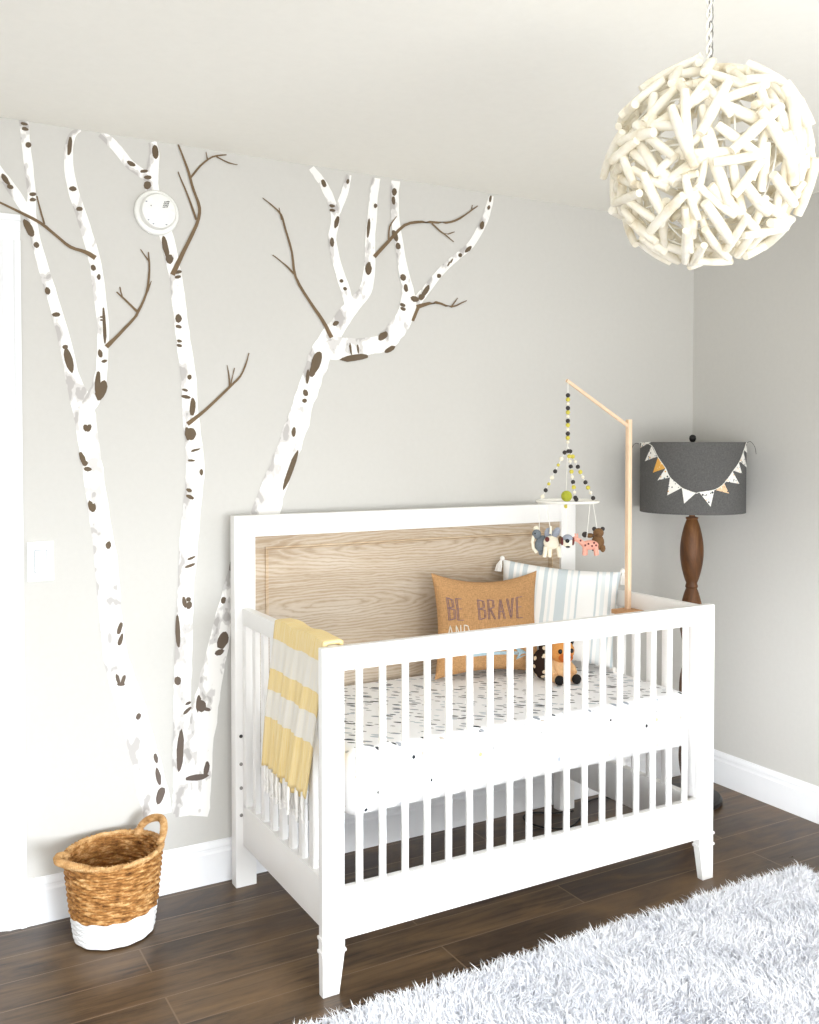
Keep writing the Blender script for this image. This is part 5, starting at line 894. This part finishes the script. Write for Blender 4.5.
rim = MB().tube([(x, y, z + 0.0015 * math.sin(i * 1.3)) for i, (x, y, z) in enumerate(ellring(BH - 0.003, 0.001))], 0.0068, 8, closed=True)
for i in range(60):
    q = ellring(BH - 0.003, 0.001, 60); p0 = Vector(q[i]); d = (Vector(q[(i + 1) % 60]) - p0).normalized(); nrm = Vector((d.y, -d.x, 0))
    R0 = 0.0076; rim.tube([p0 + nrm * (R0 * math.cos(a)) + Vector((0, 0, R0 * math.sin(a))) + d * (0.004 * a / PI) for a in [2 * PI * k / 9 for k in range(10)]], 0.0016, 5)
rim.build('rim', M['seagrass_light'], bas, 80)
bt = MB(); e0 = ellring(0.010, -0.004); bt.add(e0 + [(x, y, 0.004) for x, y, z in e0], [list(range(72)), [72 + i for i in range(72)][::-1]] + [[i, (i + 1) % 72, 72 + (i + 1) % 72, 72 + i] for i in range(72)])
bt.build('bottom', M['seagrass'], bas)
for sgn in (1, -1):
    d = Vector((math.cos(brot), math.sin(brot), 0)) * sgn; n_ = Vector((-d.y, d.x, 0)); P = []
    base = Vector((BX, BY, BH - 0.006)) + d * 0.122
    up, out = (0.052, 0.034) if sgn > 0 else (0.020, 0.046)
    for k in range(21):
        t = PI * k / 20; P.append(base + n_ * (0.062 * math.cos(t)) + d * (out * math.sin(t) - 0.010 * abs(math.cos(t))) + Vector((0, 0, up * math.sin(t) ** 0.8)))
    b = MB().tube(P, 0.0095, 9)
    for k in range(0, 40):
        t = PI * k / 40; p0 = base + n_ * (0.062 * math.cos(t)) + d * (out * math.sin(t) - 0.010 * abs(math.cos(t))) + Vector((0, 0, up * max(0, math.sin(t)) ** 0.8))
        t2 = t + 0.05; p1 = base + n_ * (0.062 * math.cos(t2)) + d * (out * math.sin(t2) - 0.010 * abs(math.cos(t2))) + Vector((0, 0, up * max(0, math.sin(t2)) ** 0.8))
        ax = (p1 - p0).normalized(); u = ax.cross(Vector((0.3, 0.2, 1))).normalized(); v = ax.cross(u)
        b.tube([p0 + u * 0.0100 * math.cos(q) + v * 0.0100 * math.sin(q) + ax * 0.003 * q / PI for q in [2 * PI * j / 8 for j in range(9)]], 0.0020, 5)
    b.build('handle', M['seagrass_light'], bas, 80)

# ---------------------------------------------------------------- driftwood globe pendant
GC, GR = Vector((0.4225, -1.6565, 1.962)), 0.181
pen = thing('pendant_lamp', 'white driftwood stick globe pendant hanging from the ceiling', 'pendant lamp', tuple(GC))
CAM = Vector((-1.001, -2.999, 1.422))
rng = random.Random(21)
sticks = []
NSt = 250
for i in range(NSt):
    zz = 1 - 2 * (i + 0.5) / NSt; ph = i * PI * (3 - math.sqrt(5)) + rng.uniform(-0.12, 0.12)
    if zz > 0.985: continue
    nrm = Vector((math.sqrt(1 - zz * zz) * math.cos(ph), math.sqrt(1 - zz * zz) * math.sin(ph), zz))
    t1 = nrm.cross(Vector((0, 0, 1)) if abs(nrm.z) < 0.95 else Vector((1, 0, 0))).normalized(); t2 = nrm.cross(t1)
    an = rng.uniform(0, PI); d = t1 * math.cos(an) + t2 * math.sin(an)
    L_ = rng.uniform(0.072, 0.128); r_ = rng.uniform(0.0074, 0.0104); lay = rng.choice((0.0, 0.0, 0.010, 0.016, -0.008))
    c0 = GC + nrm * (GR - 0.008 + lay); bend = rng.uniform(-0.002, 0.002); side = nrm.cross(d)
    tilt = rng.uniform(-0.10, 0.10)
    P = []
    for k in range(6):
        s = -0.5 + k / 5
        P.append(c0 + d * (s * L_) + side * (bend * (1 - 4 * s * s)) + nrm * (tilt * s * L_ - (s * L_) ** 2 / (6.0 * GR)))
    rr = [r_ * x for x in (0.84, 0.97, 1.0, 1.02 + rng.uniform(-0.06, 0.06), 0.98, 0.86)]
    sticks.append((L_ * r_ * max(0.0, nrm.dot((CAM - GC).normalized()) + 0.25), P, rr))
sticks.sort(key=lambda q: -q[0])
filler = MB()
for k, (sz, P, rr) in enumerate(sticks):
    if k < 100: MB().tube(P, rr, 9).build('driftwood_stick', M['drift'], pen, 60)
    else: filler.tube(P, rr, 8)
fo = filler.build('driftwood_mass', M['drift'], pen, 60); fo['kind'] = 'stuff'
wire = MB()
for k in range(6):
    a = PI * k / 6
    wire.tube([GC + Vector((math.cos(a) * math.cos(q), math.sin(a) * math.cos(q), math.sin(q))) * (GR - 0.020) for q in [2 * PI * j / 40 for j in range(40)]], 0.0018, 6, closed=True)
for h_ in (-0.6, 0.0, 0.6):
    r_ = math.cos(h_) * (GR - 0.020); wire.tube([GC + Vector((math.cos(q) * r_, math.sin(q) * r_, math.sin(h_) * (GR - 0.020))) for q in [2 * PI * j / 40 for j in range(40)]], 0.0018, 6, closed=True)
wire.build('wire_frame', M['string'], pen, 60)
MB().lathe([(0.006, 0.19), (0.016, 0.185), (0.020, 0.11), (0.021, 0.06), (0.018, 0.058)], 20, ctr=tuple(GC)).build('socket', M['plastic'], pen, 40)
MB().lathe([(0.013, 0.06), (0.016, 0.045), (0.030, 0.01), (0.031, -0.008), (0.022, -0.030), (0.0005, -0.040)], 24, ctr=tuple(GC)).build('bulb', M['plastic'], pen, 60)
cordp = []
zt = GC.z + 0.17
cd = MB()
for ph in (0, PI):
    P = [GC + Vector((0.0042 * math.cos(ph + q * 0.55), 0.0042 * math.sin(ph + q * 0.55), 0.18 + (H - GC.z - 0.20) * q / 50)) for q in range(51)]
    cd.tube(P, 0.0024, 7)
cd.build('cord', M['string'], pen, 60)
ch = MB(); zc = GC.z + 0.185; q = 0
while zc < H - 0.03:
    pts = [(GC.x + 0.006 * math.cos(a) * (1 if q % 2 else 0.2) + 0.006, GC.y + 0.006 * math.cos(a) * (0.2 if q % 2 else 1), zc + 0.010 * math.sin(a)) for a in [2 * PI * j / 14 for j in range(14)]]
    ch.tube(pts, 0.0012, 5, closed=True); zc += 0.0165; q += 1
ch.build('chain', M['bolt'], pen, 60)
MB().lathe([(0.006, -0.030), (0.012, -0.026), (0.050, -0.012), (0.055, -0.004), (0.055, 0.0)], 32, ctr=(GC.x, GC.y, H - 0.0005)).build('ceiling_canopy', M['plastic'], pen, 40)

# ---------------------------------------------------------------- shag rug
RX0, RX1, RYa, RYb = -0.75, 1.690, -0.885, -2.45
rug = thing('shag_rug', 'pale grey shaggy rug on the dark floor in front of the crib', 'rug', ((RX0 + RX1) / 2, (RYa + RYb) / 2, 0))
MB().box((RX0 + 0.015, RYb, 0.0005), (RX1 - 0.015, RYa - 0.012, 0.008)).build('rug_backing', M['pile'], rug)
rs = np.random.RandomState(5); NB = 170000
x = rs.uniform(RX0, RX1, NB); y = rs.uniform(RYb, RYa, NB)
def smooth_field(seed, f):
    r = np.random.RandomState(seed); s = np.zeros(NB)
    for k in range(7):
        a = r.uniform(0, 2 * PI); fr = f * r.uniform(0.5, 1.7); s += np.sin((x * np.cos(a) + y * np.sin(a)) * fr + r.uniform(0, 6.28))
    return s / 2.6
lx = 0.30 * smooth_field(1, 26) + 0.28 * smooth_field(2, 110) + rs.normal(0, 0.55, NB)
ly = 0.30 * smooth_field(3, 26) + 0.28 * smooth_field(4, 110) + rs.normal(0, 0.55, NB)
ht = 0.028 + 0.0025 * smooth_field(6, 40) + rs.uniform(-0.006, 0.008, NB)
ed = np.minimum(np.minimum(x - RX0, RX1 - x), RYa - y)
ht *= np.clip(0.72 + ed * 8, 0.72, 1.0)
wa = rs.uniform(0, 2 * PI, NB); hw = rs.uniform(0.0011, 0.0020, NB)
wx, wy = np.cos(wa) * hw, np.sin(wa) * hw
V = np.zeros((NB, 5, 3))
z0 = 0.006
V[:, 0] = np.stack([x - wx, y - wy, np.full(NB, z0)], 1); V[:, 1] = np.stack([x + wx, y + wy, np.full(NB, z0)], 1)
mx_, my_ = x + lx * 0.010, y + ly * 0.010
V[:, 2] = np.stack([mx_ - wx, my_ - wy, z0 + ht * 0.62], 1); V[:, 3] = np.stack([mx_ + wx, my_ + wy, z0 + ht * 0.62], 1)
V[:, 4] = np.stack([x + lx * 0.026, y + ly * 0.026, z0 + ht * 0.95], 1)
off = np.array([(RX0 + RX1) / 2, (RYa + RYb) / 2, 0])
me = bpy.data.meshes.new('pile')
me.vertices.add(NB * 5); me.vertices.foreach_set('co', (V - off).ravel())
base = (np.arange(NB) * 5)[:, None]
loops = np.concatenate([base + np.array([[0, 1, 3, 2]]), base + np.array([[2, 3, 4]])], 1)
me.loops.add(NB * 7); me.loops.foreach_set('vertex_index', loops.ravel().astype(np.int32))
me.polygons.add(NB * 2)
ls_ = np.empty((NB, 2), np.int32); ls_[:, 0] = np.arange(NB) * 7; ls_[:, 1] = ls_[:, 0] + 4
me.polygons.foreach_set('loop_start', ls_.ravel())
ul = me.uv_layers.new(name='UVMap')
rv = rs.uniform(0, 1, NB); uvs = np.zeros((NB, 7, 2)); uvs[:, :, 0] = rv[:, None]; uvs[:, :, 1] = np.array([0, 0, 0.62, 0.62, 0.62, 0.62, 1.0])[None]
ul.data.foreach_set('uv', uvs.ravel())
me.update(calc_edges=True); me.validate()
me.materials.append(M['pile'])
po = bpy.data.objects.new('pile', me); COL.objects.link(po); po.parent = rug; po['kind'] = 'stuff'

# ---------------------------------------------------------------- daylight and added fill lamps
def area(name, loc, aim, sx_, sy_, power, col, spread=180):
    l = bpy.data.lights.new(name, 'AREA'); l.shape = 'RECTANGLE'; l.size = sx_; l.size_y = sy_; l.energy = power; l.color = col; l.spread = math.radians(spread)
    o = bpy.data.objects.new(name, l); COL.objects.link(o); o.location = loc
    o.rotation_euler = (Vector(aim) - Vector(loc)).to_track_quat('-Z', 'Z').to_euler(); return o
area('window_daylight_side', (XR + 0.20, (RY0 + RY1) / 2, 1.32), (0.0, -1.5, 0.9), 1.5, 1.45, 28, (0.96, 0.98, 1.0))
area('window_daylight_front', ((FX0 + FX1) / 2, YF - 0.25, 1.05), (0.2, 0, 0.60), 3.3, 1.7, 71, (0.94, 0.972, 1.0))
area('ceiling_fill_light', (0.4, YF - 0.2, 0.6), (0.4, -1.2, 2.4), 2.4, 0.6, 23, (1.0, 0.97, 0.90))  # added lamp aimed upward to brighten the ceiling
area('low_left_wall_fill', (0.3, YF - 0.15, 0.9), (-0.52, 0.0, 0.08), 1.3, 1.0, 9.0, (0.86, 0.93, 1.0), 38)  # added narrow lamp that brightens the lower left of the back wall
area('low_right_wall_fill', (-1.4, YF - 0.15, 0.7), (XR, -0.75, 0.35), 0.9, 0.9, 4.6, (0.93, 0.965, 1.0), 22)  # added narrow lamp, lifts the foot of the right wall
area('window_daylight_left', (XL - 0.20, (LY0 + LY1) / 2, 0.80), (2.1, -1.2, 0.5), 1.4, 1.3, 58, (0.95, 0.975, 1.0))
w = bpy.data.worlds.new('World'); SC.world = w; w.use_nodes = True
w.node_tree.nodes['Background'].inputs['Color'].default_value = (0.93, 0.97, 1.0, 1); w.node_tree.nodes['Background'].inputs['Strength'].default_value = 1.0

# ---------------------------------------------------------------- camera
cam = bpy.data.cameras.new('Camera'); co = bpy.data.objects.new('Camera', cam); COL.objects.link(co)
yaw, pit = math.radians(29.5105), math.radians(-1.4467)
F_ = Vector((math.sin(yaw) * math.cos(pit), math.cos(yaw) * math.cos(pit), math.sin(pit))); R_ = Vector((math.cos(yaw), -math.sin(yaw), 0)); U_ = R_.cross(F_)
co.matrix_world = Matrix.Translation(CAM) @ Matrix((R_, U_, -F_)).transposed().to_4x4()
cam.sensor_fit = 'VERTICAL'; cam.sensor_height = 36.0; cam.sensor_width = 36.0; cam.lens = 33.6912; cam.shift_y = -0.04231; cam.clip_start = 0.02
SC.camera = co
SC.view_settings.view_transform = 'Standard'; SC.view_settings.look = 'None'; SC.view_settings.exposure = 0.0; SC.view_settings.gamma = 1.0
SC.cycles.max_bounces = 8; SC.cycles.diffuse_bounces = 6
